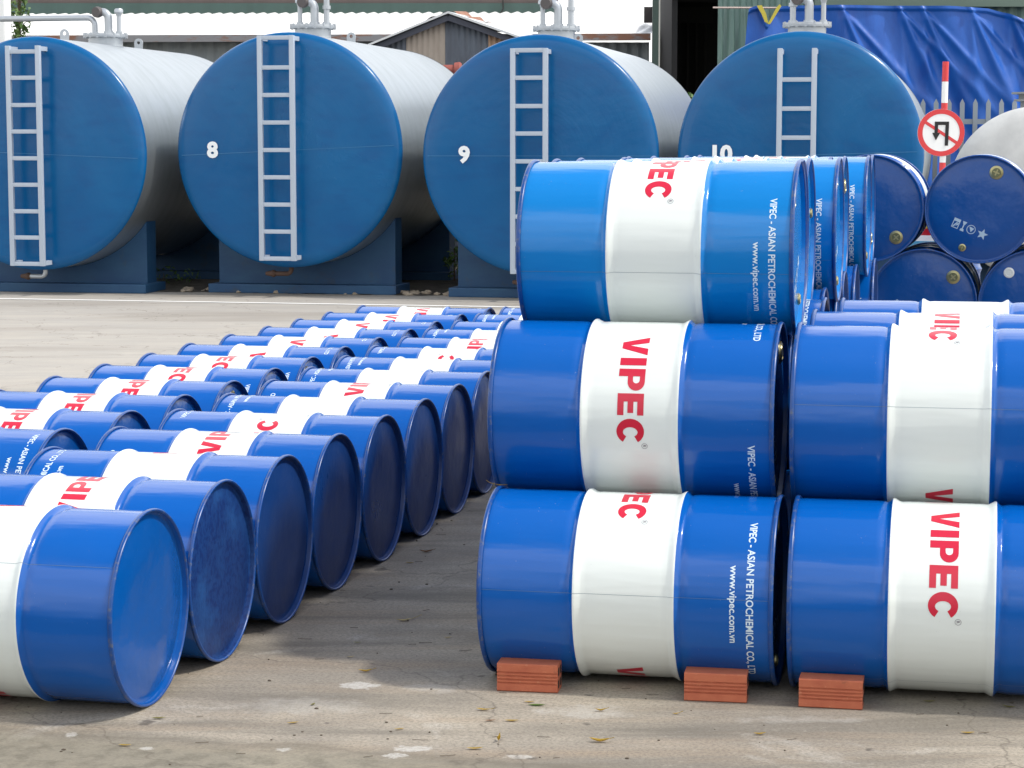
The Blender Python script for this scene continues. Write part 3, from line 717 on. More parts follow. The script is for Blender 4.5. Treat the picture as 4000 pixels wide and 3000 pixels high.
def tank(cpx, cpy, d, Rt, number, num_px, lad_px, lad_top, lad_bot, rungs, mh_back, seam, label, lugs, pipes, saddle_dx=0.0):
    c = at(cpx, cpy, d)
    phi = -0.205
    rt = empty('storage_tank', (c.x, c.y, 0), phi); tag(rt, label, 'tank', 'blue-ended storage tanks')
    H = c.z
    # shell along +Y
    bm = bmesh.new(); ys = [0.03] + [0.03 + (TLEN - 0.06) * k / 24 for k in range(1, 25)]
    lathe(bm, [(y, Rt) for y in ys], 'Y', 128)
    for yy in (1.45, 2.85):
        lathe(bm, [(yy - 0.012, Rt - 0.003), (yy - 0.006, Rt + 0.0003), (yy + 0.006, Rt + 0.0003), (yy + 0.012, Rt - 0.003)], 'Y', 128)
    sh = link('shell', bm, SILVER, rt, True, 30, (0, 0, H))
    def capprof(y): return [(0.045, Rt - 0.004), (0.032, Rt + 0.006), (0.012, Rt + 0.004), (-0.012, Rt - 0.012), (-0.032, Rt - 0.040), (-0.046, Rt - 0.075), (-0.054, Rt - 0.12), (-0.060, Rt - 0.2), (-0.066, 0.8), (-0.072, 0.5), (-0.076, 0.25), (-0.078, 0)]
    bm = bmesh.new(); lathe(bm, capprof(0), 'Y', 128)
    # horizontal weld across the face
    for k in range(30):
        x0_, x1_ = -Rt * 0.95 + k * Rt * 1.9 / 30, -Rt * 0.95 + (k + 1) * Rt * 1.9 / 30
        def yy(x): return -(0.0792 if abs(x) < 0.25 else 0.0785 if abs(x) < 0.5 else 0.0745 if abs(x) < 0.8 else 0.069 if abs(x) < Rt - 0.2 else 0.058)
        vs = [bm.verts.new((x_, yy(x_) - 0.001, zz + x_ * seam)) for x_, zz in ((x0_, -0.0035), (x1_, -0.0035), (x1_, 0.0035), (x0_, 0.0035))]
        f = bm.faces.new(vs); f.material_index = 1
    fc = link('end_cap', bm, [TBLUE, SEAMB], rt, True, 35, (0, 0, H))
    bm = bmesh.new(); lathe(bm, [(TLEN - 0.03 - y, r) for y, r in [(0.0, Rt)] + [(q, r) for q, r in capprof(0)[2:]]], 'Y', 96)
    link('end_cap', bm, SILVER, rt, True, 35, (0, 0, H))
    inv = rt.matrix_basis.inverted()
    def loc(px, py, off=0.0):          # point on a plane parallel to the face, in tank space
        p = at(px, py, d); o = Vector((0, 0, CAM_H)); n = (Matrix.Rotation(phi, 4, 'Z') @ Vector((0, 1, 0)))
        t = (Vector((c.x, c.y, 0)) + n * off - o).dot(n) / (p - o).dot(n)
        return inv @ (o + (p - o) * t)
    if number:
        t = text_mesh(number, 0.228, 0.0105, 1.05); a_, b_, c_, d_ = bounds(t)
        q = loc(*num_px, -0.08); bmn = bmesh.new()
        merge(bmn, t, lambda co: Vector((co.x - (a_ + b_) / 2, 0, co.y - (c_ + d_) / 2)), 0)
        o = link('number', bmn, NUM, rt, False, 30, (q.x, -0.082, q.z))
    # ladder
    if lad_px:
        a = loc(lad_px[0], lad_top, -0.18); b = loc(lad_px[1], lad_bot, -0.18); xl, xr = a.x, loc(lad_px[1], lad_top, -0.18).x
        zt, zb = a.z, b.z; yl = -0.25; s = 0.052
        bm = bmesh.new()
        for x in (xl, xr): box(bm, (x, yl, (zt + zb) / 2), (s, s, zt - zb), bevel=0.006)
        for x in (xl, xr):
            for z in (zt - 0.03, zb + 0.03): box(bm, (x, (yl - 0.05) / 2 + s / 4 - 0.01, z), (s * 0.9, abs(yl) - 0.06, s * 0.9))
        ld = link('ladder', bm, LADM, rt, True, 35)
        for py in rungs:
            z = loc(lad_px[0], py, -0.18).z; bm = bmesh.new(); box(bm, ((xl + xr) / 2, yl, z), (xr - xl - s + 0.004, s * 0.8, s * 0.85), bevel=0.005)
            link('rung', bm, LADM, ld, True, 35)
    # manhole with pipes
    top = H + Rt; my = mh_back
    bm = bmesh.new(); lathe(bm, [(top - 0.10, 0.20), (top + 0.085, 0.20), (top + 0.088, 0.255), (top + 0.108, 0.258), (top + 0.110, 0.25), (top + 0.128, 0.25), (top + 0.130, 0.24), (top + 0.130, 0)], 'Z', 48)
    for k in range(16):
        an = 2 * math.pi * k / 16; box(bm, (0.243 * math.cos(an), 0.243 * math.sin(an), top + 0.11), (0.024, 0.024, 0.06))
    mh = link('manhole', bm, SILV2, rt, True, 35, (0, my, 0))
    zt = top + 0.13
    for kind, x in pipes:
        bm = bmesh.new()
        if kind == 'vent':
            tube(bm, [(x, 0, zt - 0.01), (x, 0, zt + 0.24)], 0.026, 14); lathe_at(bm, x, 0, [(zt - 0.001, 0.038), (zt + 0.03, 0.038), (zt + 0.03, 0.026)], 14)
            lathe_at(bm, x, 0, [(zt + 0.21, 0.03), (zt + 0.24, 0.036), (zt + 0.245, 0.052), (zt + 0.275, 0.052), (zt + 0.292, 0.040), (zt + 0.296, 0)], 18)
            link('vent_pipe', bm, SILV2, mh, True, 35)
        elif kind == 'tall':
            tube(bm, [(x, 0, zt - 0.01), (x, 0, zt + 0.9)], 0.032, 14); lathe_at(bm, x, 0, [(zt, 0.044), (zt + 0.03, 0.044), (zt + 0.03, 0.03)], 14)
            lathe_at(bm, x, 0, [(zt + 0.17, 0.03), (zt + 0.172, 0.046), (zt + 0.21, 0.046), (zt + 0.212, 0.03)], 14)
            link('outlet_pipe', bm, SILV2, mh, True, 35)
        elif kind == 'elbow':
            pts = [(x, 0, zt - 0.01), (x, 0, zt + 0.18)] + arc_path((x - 0.075, 0, zt + 0.18), 0.075, 0, math.pi / 2, 7, (1, 0, 0), (0, 0, 1))[1:] + [(x - 0.12, 0, zt + 0.255)]
            tube(bm, pts, 0.046, 16); lathe_at(bm, x, 0, [(zt, 0.058), (zt + 0.03, 0.058), (zt + 0.03, 0.045)], 14)
            el = link('inlet_pipe', bm, SILV2, mh, True, 40)
            bm = bmesh.new(); tube(bm, [(x - 0.115, 0, zt + 0.255), (x - 0.118, -0.03, zt + 0.252), (x - 0.13, -0.07, zt + 0.25)], [0.06, 0.066, 0.060], 18)
            link('valve', bm, DARKV, mh, True, 40)
        elif kind == 'long':
            pts = [(x, 0, zt - 0.01), (x, 0, zt + 0.10)] + arc_path((x - 0.09, 0, zt + 0.10), 0.09, 0, math.pi / 2, 7, (1, 0, 0), (0, 0, 1))[1:] + [(x - 1.2, 0, zt + 0.19), (x - 3.6, 0.0, zt + 0.19)]
            tube(bm, pts, 0.034, 16); link('outlet_pipe', bm, SILV2, mh, True, 40)
    for ly in lugs:
        bm = bmesh.new(); n = 12
        def ring(r, off): return [(off[0] + r * math.cos(math.pi * 2 * k / n), off[1] + r * math.sin(math.pi * 2 * k / n)) for k in range(n)]
        o_ = []
        for k in range(n):
            a_ = 2 * math.pi * k / n; dx, dz = math.cos(a_), math.sin(a_); r = 0.055
            o_.append((dx * r, 0.085 + dz * r if dz > -0.3 else 0.0))
        i_ = ring(0.022, (0, 0.09))
        for s_ in (-0.008, 0.008):
            for k in range(n):
                k2 = (k + 1) % n; bm.faces.new([bm.verts.new((q[0], s_, q[1] - 0.012)) for q in (o_[k], o_[k2], i_[k2], i_[k])])
        for P_ in (o_, i_):
            for k in range(n):
                k2 = (k + 1) % n; bm.faces.new([bm.verts.new(q) for q in ((P_[k][0], -0.008, P_[k][1] - 0.012), (P_[k2][0], -0.008, P_[k2][1] - 0.012), (P_[k2][0], 0.008, P_[k2][1] - 0.012), (P_[k][0], 0.008, P_[k][1] - 0.012))])
        link('lifting_lug', bm, SILV2, rt, False, 30, (0.0, ly, top))
    # saddles on slabs
    for sy in (0.62, 3.2):
        bm = bmesh.new(); hw = 1.02; n = 24; zt_ = 0.84; pts = [(-hw, 0.10), (hw, 0.10)]
        a0 = math.asin(hw / (Rt + 0.004))
        for k in range(n + 1):
            a_ = a0 - 2 * a0 * k / n; pts.append(((Rt + 0.004) * math.sin(a_), H - (Rt + 0.004) * math.cos(a_)))
        fr = [[bm.verts.new((x, y_, z)) for x, z in pts] for y_ in (sy, sy + 0.28)]
        m = len(pts)
        for k in range(m): bm.faces.new((fr[0][k], fr[0][(k + 1) % m], fr[1][(k + 1) % m], fr[1][k]))
        for r_ in fr:
            # fan in strips so the concave outline fills properly
            for k in range(n):
                p, q = r_[2 + k], r_[3 + k]
                y_ = p.co.y
                bm.faces.new((p, q, bm.verts.new((q.co.x, y_, 0.10)), bm.verts.new((p.co.x, y_, 0.10))))
        link('saddle', bm, SADM, rt, False)
        bm = bmesh.new(); box(bm, (0, sy + 0.10, 0.05), (2 * hw + 0.12, 0.62, 0.10), bevel=0.012)
        link('plinth', bm, SADM, rt, False)
    # drain pipe under the face
    bm = bmesh.new(); zb_ = H - Rt
    tube(bm, [(-0.02 + saddle_dx, 0.12, zb_ + 0.03), (-0.02 + saddle_dx, 0.12, zb_ - 0.03)] + arc_path((-0.07 + saddle_dx, 0.12, zb_ - 0.03), 0.05, 0, -math.pi / 2, 5, (1, 0, 0), (0, 0, 1))[1:] + [(-0.20 + saddle_dx, 0.12, zb_ - 0.08)], 0.025, 12)
    dp = link('drain_pipe', bm, SILV2 if number == '' else RUSTY, rt, True, 40)
    bm = bmesh.new(); tube(bm, [(-0.20 + saddle_dx, 0.12, zb_ - 0.08), (-0.225 + saddle_dx, 0.12, zb_ - 0.08), (-0.25 + saddle_dx, 0.12, zb_ - 0.08), (-0.31 + saddle_dx, 0.12, zb_ - 0.08)], [0.032, 0.042, 0.032, 0.020], 12)
    link('valve', bm, RUSTY, rt, True, 40)
    return rt

def lathe_at(bm, x, y, prof, seg=16):
    n0 = len(bm.verts); lathe(bm, prof, 'Z', seg); bm.verts.ensure_lookup_table()
    for v in bm.verts[n0:]: v.co.x += x; v.co.y += y

tank(140, 601, 23.94, 1.262, '', None, (42, 158), 180, 1038, [203, 305, 411, 514, 618, 721, 824, 926, 1028], 2.05, -0.04,
     'blue-ended silver tank without a number, cut by the left picture edge', (0.85, 3.1), (('long', -0.13), ('elbow', 0.04), ('vent', 0.17)), 0.05)
tank(1127, 587.5, 23.7, 1.258, '8', (830, 585), (1022, 1147), 140, 1018, [149, 265, 372, 479, 586, 692, 798, 903, 1008], 0.95, 0.045,
     'blue-ended silver tank with the white number 8', (2.5,), (('vent', -0.15), ('elbow', 0.02), ('tall', 0.16)))
tank(2107, 609, 22.97, 1.252, '9', (1813, 604), (2009, 2136), 190, 1070, [198, 305, 415, 522, 630, 738, 845, 953, 1060], 0.95, 0.0,
     'blue-ended silver tank with the white number 9', (2.3,), (('vent', -0.15), ('elbow', 0.02), ('tall', 0.16)))
tank(3123, 606, 22.45, 1.248, '10', (2822, 600), (3050, 3184), 190, 1078, [312, 425, 538, 650, 762, 874, 986], 0.80, 0.03,
     'blue-ended silver tank with the white number 10, half hidden by the stack', (2.3,), (('tall', -0.15), ('elbow', 0.02), ('vent', 0.17)))

# smaller white tank at the right edge
def white_tank():
    c = at(4046, 753, 24.4); Rt = 0.955; rt = empty('storage_tank', (c.x, c.y, 0), -0.205)
    tag(rt, 'smaller pale white tank behind the drums at the right picture edge', 'tank')
    M = MT('white_tank_paint', (0.66, 0.67, 0.66, 1), 0.45); n = M.noise(M.coords(), 2.5, 6, 0.6); M.over((0.45, 0.46, 0.46, 1), M.ramp(n, [(0.45, 0.0), (0.72, 0.7)]))
    bm = bmesh.new(); lathe(bm, [(-0.07, 0), (-0.068, 0.4), (-0.055, Rt - 0.15), (-0.03, Rt - 0.04), (0.0, Rt), (0.05, Rt)], 'Y', 96); link('end_cap', bm, M.m, rt, True, 30, (0, 0, c.z))
    bm = bmesh.new(); lathe(bm, [(0.05, Rt - 0.002), (3.2, Rt - 0.002), (3.25, Rt - 0.05), (3.3, 0)], 'Y', 96); link('shell', bm, M.m, rt, True, 30, (0, 0, c.z))
    top = c.z + Rt
    bm = bmesh.new(); lathe(bm, [(top - 0.06, 0.20), (top + 0.06, 0.20), (top + 0.065, 0.27), (top + 0.085, 0.27), (top + 0.09, 0.22), (top + 0.14, 0.22), (top + 0.145, 0.30), (top + 0.165, 0.30), (top + 0.17, 0.12), (top + 0.22, 0.12), (top + 0.30, 0.08), (top + 0.30, 0)], 'Z', 32)
    link('manhole', bm, MT('grey_hatch', (0.25, 0.26, 0.26, 1), 0.6, 0.2).m, rt, True, 30, (0.02, 0.55, 0))
    for sy in (0.4, 2.5):
        bm = bmesh.new(); box(bm, (0, sy, 0.24), (1.3, 0.2, 0.48)); link('saddle', bm, SADM, rt, False)
white_tank()

# ------------------------------------------------------------------ sign
def sign():
    d = 20.8; p = at(3676, 518, d); rt = empty('road_sign', (p.x, p.y, 0), 0.0)
    tag(rt, 'round no U-turn sign on a red and white striped post', 'sign')
    redm = MT('sign_red', (0.62, 0.045, 0.05, 1), 0.4).m; wh = MT('sign_white', (0.80, 0.82, 0.82, 1), 0.4).m; bk = MT('sign_black', (0.006, 0.006, 0.007, 1), 0.45).m
    bm = bmesh.new(); tp = at(3676, 241, d).z; z = 0.0; bands = []
    edges = [tp, at(0, 319, d).z, at(0, 402, d).z, at(0, 480, d).z - 0.24, at(0, 635, d).z, at(0, 700, d).z]
    while edges[-1] > 0.2: edges.append(edges[-1] - 0.2)
    edges.append(0)
    for k, (a, b) in enumerate(zip(edges, edges[1:])):
        tube(bm, [(0.012, 0.035, b + 0.0005), (0.012, 0.035, a - 0.0005)], 0.030, 20, mi=k % 2)
    link('post', bm, [redm, wh], rt, True, 40, None, (0, R(0.6), 0))
    r0 = 0.223
    bm = bmesh.new(); n = 64
    lathe(bm, [(0.004, 0), (0.004, r0), (-0.002, r0), (-0.002, 0)], 'Y', n, mi=0)
    def ringm(r_a, r_b, y, mi):
        for k in range(n):
            a, b = 2 * math.pi * k / n, 2 * math.pi * (k + 1) / n
            f = bm.faces.new([bm.verts.new((math.sin(t) * q, y, math.cos(t) * q)) for t, q in ((a, r_a), (b, r_a), (b, r_b), (a, r_b))]); f.material_index = mi
    def q(pts, y, mi):
        f = bm.faces.new([bm.verts.new((x, y, z)) for x, z in pts]); f.material_index = mi
    ringm(r0 - 0.001, 0.176, -0.0045, 1)
    # diagonal bar from upper left to lower right
    u = Vector((math.cos(R(-33)), math.sin(R(-33)))); w = Vector((-u.y, u.x)) * 0.0145
    q([tuple(u * -0.180 + w), tuple(u * -0.180 - w), tuple(u * 0.180 - w), tuple(u * 0.180 + w)], -0.0060, 1)
    k = 0.223 / 227.0
    def pp(*l): return [((x - 1408) * k, (1270 - y) * k) for x, y in l]
    q(pp((1345, 1165), (1482, 1165), (1482, 1197), (1345, 1197)), -0.0075, 2)
    q(pp((1448, 1197), (1482, 1197), (1476, 1395), (1444, 1395)), -0.0075, 2)
    q(pp((1345, 1197), (1378, 1197), (1374, 1272), (1343, 1272)), -0.0075, 2)
    q(pp((1322, 1272), (1398, 1272), (1358, 1345)), -0.0075, 2)
    link('sign_plate', bm, [wh, redm, bk], rt, False, 30, (0, 0, p.z))
sign()

# ------------------------------------------------------------------ palisade fence
def fence():
    d = 26.3; y = d; g = MT('fence_grey_paint', (0.20, 0.23, 0.26, 1), 0.55).m
    px0 = 3100 + 1235 / 2.458; st = 51.0; rt = empty('palisade_fence', at(px0, 571, d) * Vector((1, 1, 0)) if False else Vector((at(px0, 571, d).x, at(px0, 571, d).y, 0)))
    tag(rt, 'grey pointed picket fence beside the no U-turn sign', 'fence')
    sp = st * d / FPX; zt = at(0, 386, d).z; w = 0.056
    for k in range(-4, 22):
        bm = bmesh.new(); x = k * sp
        pts = [(-w / 2, 0.05), (w / 2, 0.05), (w / 2, zt - 0.055), (0, zt), (-w / 2, zt - 0.055)]
        a = [bm.verts.new((x + p_, -0.006, z)) for p_, z in pts]; b = [bm.verts.new((x + p_, 0.006, z)) for p_, z in pts]
        bm.faces.new(a); bm.faces.new(b)
        for i in range(5): bm.faces.new((a[i], a[(i + 1) % 5], b[(i + 1) % 5], b[i]))
        link('picket', bm, g, rt, False)
    for z in (at(0, 475, d).z, 0.4):
        bm = bmesh.new(); box(bm, (8.5 * sp, 0.03, z), (27 * sp, 0.045, 0.062)); link('rail', bm, g, rt, False)
fence()

# ------------------------------------------------------------------ sheds behind
def corr_mat(name, base, dirt, amt=0.6, sc=2.0, rough=0.6, metal=0.0):
    M = MT(name, base, rough, metal); n = M.noise(M.coords(scale=(2.5, 1, 0.5)), sc, 6, 0.65)
    M.over(dirt, M.mix((0, 0, 0, 1), M.ramp(n, [(0.42, 0.0), (0.68, 1.0)]), amt)); return M.m
def corrugated(bm, p0, p1, z0f, z1f, pitch, amp, mi=0, up=None, shape='sine'):
    """vertical sheet from p0 to p1 (xy), z0f/z1f give lower and upper height by fraction; or a sloping sheet if up is given"""
    p0, p1 = Vector(p0), Vector(p1); L = (p1 - p0).length; d = (p1 - p0) / L; nrm = Vector((d.y, -d.x, 0))
    n = max(2, int(L / pitch * 6)); pv = None
    for i in range(n + 1):
        s = i / n; ph = (L * s / pitch) % 1.0
        if shape == 'sine': o = amp * math.sin(2 * math.pi * ph)
        else: o = amp if ph < 0.35 else (-amp if 0.5 <= ph < 0.85 else 0)
        if up is None:
            q = p0 + d * (L * s) + nrm * o
            c = (bm.verts.new((q.x, q.y, z0f(s))), bm.verts.new((q.x, q.y, z1f(s))))
        else:
            q = p0 + d * (L * s); w = up.cross(d).normalized(); 
            if w.z < 0: w = -w
            c = (bm.verts.new(q + w * o), bm.verts.new(q + up + w * o))
        if pv:
            f = bm.faces.new((pv[0], c[0], c[1], pv[1])); f.material_index = mi
        pv = c

def long_shed():
    rt = empty('long_shed', (-3.0, 33.2, 0)); tag(rt, 'long low shed with a bright corrugated roof behind the tanks', 'shed')
    inv = Matrix.Translation((3.0, -33.2, 0))
    def tr(bm): bmesh.ops.transform(bm, matrix=inv, verts=bm.verts)
    e0, e1 = at(-900, 148, 33.2), at(2541, 137, 33.2)
    roof = corr_mat('roof_sheet_pale', (0.78, 0.79, 0.78, 1), (0.62, 0.61, 0.58, 1), 0.5, 1.0, 0.45)
    up1 = Vector((1.05, 5.0, 0.66)); bm = bmesh.new()
    corrugated(bm, e0, Vector((at(2181, 140, 33.2).x, e1.y, e1.z)), None, None, 0.19, 0.017, 0, up1); tr(bm); link('roof', bm, roof, rt, True, 80)
    bm = bmesh.new(); corrugated(bm, Vector((at(2181, 140, 33.2).x + 0.004, e1.y, e1.z)), e1, None, None, 0.19, 0.017, 0, up1 * 1.9); tr(bm); link('roof', bm, roof, rt, True, 80)
    fl = MT('rusty_flashing', (0.20, 0.20, 0.21, 1), 0.6); n = fl.noise(fl.coords(scale=(0.6, 1, 2)), 2.2, 5, 0.65); fl.over((0.20, 0.085, 0.045, 1), fl.ramp(n, [(0.52, 0.0), (0.60, 0.9)]))
    bm = bmesh.new(); L = e1 - e0; m = (e0 + e1) / 2
    ang = math.atan2(L.z, L.x); box(bm, (0, 0, 0), (L.length, 0.05, 0.105), mat=Matrix.Translation((m.x, m.y - 0.04, m.z - 0.03)) @ Matrix.Rotation(-ang, 4, 'Y'))
    tr(bm); link('flashing', bm, fl.m, rt, False)
    wall = corr_mat('wall_sheet_grey', (0.27, 0.30, 0.31, 1), (0.16, 0.17, 0.18, 1), 0.7, 1.2, 0.6)
    bm = bmesh.new(); corrugated(bm, (e0.x, e0.y + 0.30, 0), (e1.x, e1.y + 0.30, 0), lambda s: 0.0, lambda s: e0.z - 0.05, 0.17, 0.014, 0, None, 'trap'); tr(bm); link('wall', bm, wall, rt, False)
long_shed()

def green_hall():
    rt = empty('green_hall', (-3, 38.4, 0)); tag(rt, 'tall green and brown wall rising behind the bright shed roof', 'building')
    gm = corr_mat('hall_green', (0.045, 0.085, 0.075, 1), (0.03, 0.055, 0.05, 1), 0.6, 1.0, 0.7); br = corr_mat('hall_brown', (0.11, 0.085, 0.08, 1), (0.07, 0.06, 0.055, 1), 0.6, 1.0, 0.8)
    x0_, x1_ = at(-900, 55, 38.4).x + 3, at(2178, 50, 38.4).x + 3; zg = at(0, 20, 38.4).z; zb = 0.0
    bm = bmesh.new(); box(bm, ((x0_ + x1_) / 2, 0, zg / 2), (x1_ - x0_, 0.12, zg)); link('wall', bm, gm, rt, False)
    bm = bmesh.new(); box(bm, ((x0_ + x1_) / 2, 0.05, zg + 0.6), (x1_ - x0_, 0.12, 1.2)); link('upper_wall', bm, br, rt, False)
    bm = bmesh.new(); tube(bm, [(at(1600, 0, 38).x + 4.6, -0.1, zg + 0.6), (at(1600, 0, 38).x + 4.62, -0.1, zg - 0.1), (at(1600, 0, 38).x + 4.55, -0.1, zg - 0.22)], 0.012, 6); link('cable', bm, MT('cable_black', (0.01, 0.01, 0.01, 1), 0.6).m, rt)
green_hall()

def hut():
    d = 29.6; ap = at(1750, 52, d); le = at(1437, 180, d); re = at(2082, 168, d)
    rt = empty('gabled_hut', (ap.x, ap.y, 0)); tag(rt, 'small gabled hut clad in tan and grey corrugated sheets between tanks 8 and 9', 'hut')
    O = Vector((ap.x, ap.y, 0)); ap, le, re = ap - O, le - O, re - O
    zl = lambda x: ap.z + (le.z - ap.z) * (x / le.x) if x < 0 else ap.z + (re.z - ap.z) * (x / re.x)
    cols = {'g': corr_mat('hut_grey_sheet', (0.10, 0.12, 0.15, 1), (0.06, 0.065, 0.08, 1), 0.7, 2, 0.6), 't': corr_mat('hut_tan_sheet', (0.36, 0.31, 0.26, 1), (0.25, 0.20, 0.16, 1), 0.6, 2, 0.6),
            'o': corr_mat('hut_orange_sheet', (0.38, 0.24, 0.15, 1), (0.22, 0.13, 0.09, 1), 0.6, 2, 0.6)}
    xs = [le.x + 0.22, at(1584, 0, d).x - O.x, at(1737, 0, d).x - O.x, at(1907, 0, d).x - O.x, re.x - 0.2]
    for (a, b, m) in ((xs[0], xs[1], 'g'), (xs[1], xs[2], 't'), (xs[2], xs[3], 'g'), (xs[3], xs[4], 'o')):
        bm = bmesh.new(); corrugated(bm, (a, 0.16, 0), (b, 0.16, 0), lambda s: 0, lambda s, a=a, b=b: zl(a + (b - a) * s) - 0.07, 0.075, 0.009)
        link('wall_sheet', bm, cols[m], rt, True, 60)
    back = Vector((0.8, 3.6, 0)); un = MT('roof_underside', (0.05, 0.055, 0.075, 1), 0.7).m; tp = MT('roof_top_pale', (0.55, 0.57, 0.58, 1), 0.55).m
    for e in (le, re):
        bm = bmesh.new(); t = 0.028
        n_ = Vector((0, 0, 1)); a, b = ap, e
        lo = [a, b, b + back, a + back]; hi = [v + Vector((0, 0, t)) for v in lo]
        L_ = [bm.verts.new(v) for v in lo]; H_ = [bm.verts.new(v) for v in hi]
        f = bm.faces.new(L_); f.material_index = 1
        f = bm.faces.new(H_); f.material_index = 0
        for k in range(4): f = bm.faces.new((L_[k], L_[(k + 1) % 4], H_[(k + 1) % 4], H_[k])); f.material_index = 0
        link('roof', bm, [tp, un], rt, False)
        # barge board under the verge
        bm = bmesh.new(); dv = (e - ap); ln = dv.length; mid = (ap + e) / 2
        Mx = Matrix.Translation(mid + Vector((0, 0.07, -0.055))) @ Matrix.Rotation(-math.atan2(dv.z, dv.x), 4, 'Y'); box(bm, (0, 0, 0), (ln, 0.03, 0.075), mat=Mx); link('barge_board', bm, un, rt, False)
    # old sheets lying on the ridge
    rust = corr_mat('rust_sheet', (0.26, 0.11, 0.07, 1), (0.34, 0.22, 0.15, 1), 0.7, 5, 0.9)
    for (u0, u1, yy, m) in ((0.02, 0.36, 0.45, rust), (0.30, 0.86, 1.0, rust)):
        bm = bmesh.new(); v0 = ap.lerp(re, u0) + Vector((0, yy, 0.06)); v1 = ap.lerp(re, u1) + Vector((0, yy, 0.045)); corrugated(bm, v0, v1, None, None, 0.2, 0.02, 0, Vector((0.15, 0.9, 0.05))); link('loose_sheet', bm, m, rt, True, 60)
    bm = bmesh.new(); v0 = ap.lerp(le, 0.0) + Vector((0, 0.3, 0.05)); v1 = ap.lerp(le, 0.30) + Vector((0, 0.3, 0.06)); corrugated(bm, v0, v1, None, None, 0.2, 0.012, 0, Vector((0.1, 0.5, 0.0))); link('loose_sheet', bm, un, rt, True, 60)
    # red pipe on the wall
    a, b = at(1560, 279, 29.3), at(1795, 277, 29.3); rp_ = empty('red_pipe', (a.x, a.y, 0)); tag(rp_, 'rusty red pipe with a flanged end in front of the hut', 'pipe')
    rm = MT('pipe_red_oxide', (0.26, 0.07, 0.055, 1), 0.75).m
    bm = bmesh.new(); tube(bm, [(0, 0, a.z), (b.x - a.x - 0.05, 0, b.z)], 0.082, 18); link('run', bm, rm, rp_)
    bm = bmesh.new(); tube(bm, [(b.x - a.x - 0.07, 0, b.z), (b.x - a.x, 0, b.z), (b.x - a.x + 0.03, 0, b.z)], [0.11, 0.12, 0.10], 18); link('flange', bm, rm, rp_)
    bm = bmesh.new(); tube(bm, [(0.3, 0.0, 0), (0.3, 0, a.z - 0.08)], 0.04, 10); link('support', bm, rm, rp_)
hut()

def dark_hall():
    d = 31.5; xL, xA, xB = at(2543, 0, d).x, at(2571, 0, d).x, at(2794, 0, d).x; O = Vector((xA, d, 0))
    rt = empty('workshop', O); tag(rt, 'green corrugated workshop with a tall dark open doorway', 'building')
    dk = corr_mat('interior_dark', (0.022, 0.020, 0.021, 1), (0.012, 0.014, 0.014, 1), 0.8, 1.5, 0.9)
    Hh = 3.9; w = xB - xA
    bm = bmesh.new()
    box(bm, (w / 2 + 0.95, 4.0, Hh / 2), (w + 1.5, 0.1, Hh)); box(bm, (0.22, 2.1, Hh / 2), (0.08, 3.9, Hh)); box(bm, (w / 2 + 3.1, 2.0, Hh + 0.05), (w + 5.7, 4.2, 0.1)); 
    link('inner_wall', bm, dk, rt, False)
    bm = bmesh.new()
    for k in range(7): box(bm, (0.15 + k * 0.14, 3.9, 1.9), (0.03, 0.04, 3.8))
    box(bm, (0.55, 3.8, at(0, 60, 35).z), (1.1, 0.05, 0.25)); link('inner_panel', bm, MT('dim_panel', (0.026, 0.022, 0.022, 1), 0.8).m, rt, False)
    gp = MT('post_green', (0.03, 0.055, 0.045, 1), 0.6).m; pp_ = MT('post_pale', (0.42, 0.42, 0.38, 1), 0.6).m
    bm = bmesh.new(); box(bm, ((xL - xA) * 0.62, 0, Hh / 2), (0.085, 0.10, Hh)); link('door_post', bm, gp, rt, False)
    bm = bmesh.new(); box(bm, ((xL - xA) * 0.12, -0.02, Hh / 2), (0.026, 0.05, Hh)); link('door_track', bm, pp_, rt, False)
    M = MT('green_sheet', (0.13, 0.215, 0.19, 1), 0.5); n = M.noise(M.coords(scale=(3, 1, 0.35)), 2.4, 6, 0.65)
    M.over((0.24, 0.32, 0.29, 1), M.ramp(n, [(0.5, 0.0), (0.68, 0.8)])); M.over((0.08, 0.13, 0.11, 1), M.ramp(M.noise(M.coords(scale=(2, 1, 0.3)), 3.5, 5, 0.6), [(0.52, 0.0), (0.7, 0.7)]))
    bm = bmesh.new(); corrugated(bm, (w, 0.0, 0), (w + 9.5, 0.0, 0), lambda s: 0.0, lambda s: Hh, 0.165, 0.018, 0, None, 'trap'); link('wall', bm, M.m, rt, False)
    bm = bmesh.new(); box(bm, (w / 2, 0, Hh - 0.06), (w - 0.02, 0.06, 0.12)); link('lintel', bm, dk, rt, False)
    # beam along the top right
    bm = bmesh.new(); a = at(3240, 20, 31.2); b = at(4100, 44, 31.2); box(bm, ((a.x + b.x) / 2 - O.x, -0.15, a.z + 0.10), (b.x - a.x + 0.5, 0.12, 0.28)); link('gutter', bm, MT('gutter_green', (0.11, 0.16, 0.13, 1), 0.6).m, rt, False)
dark_hall()

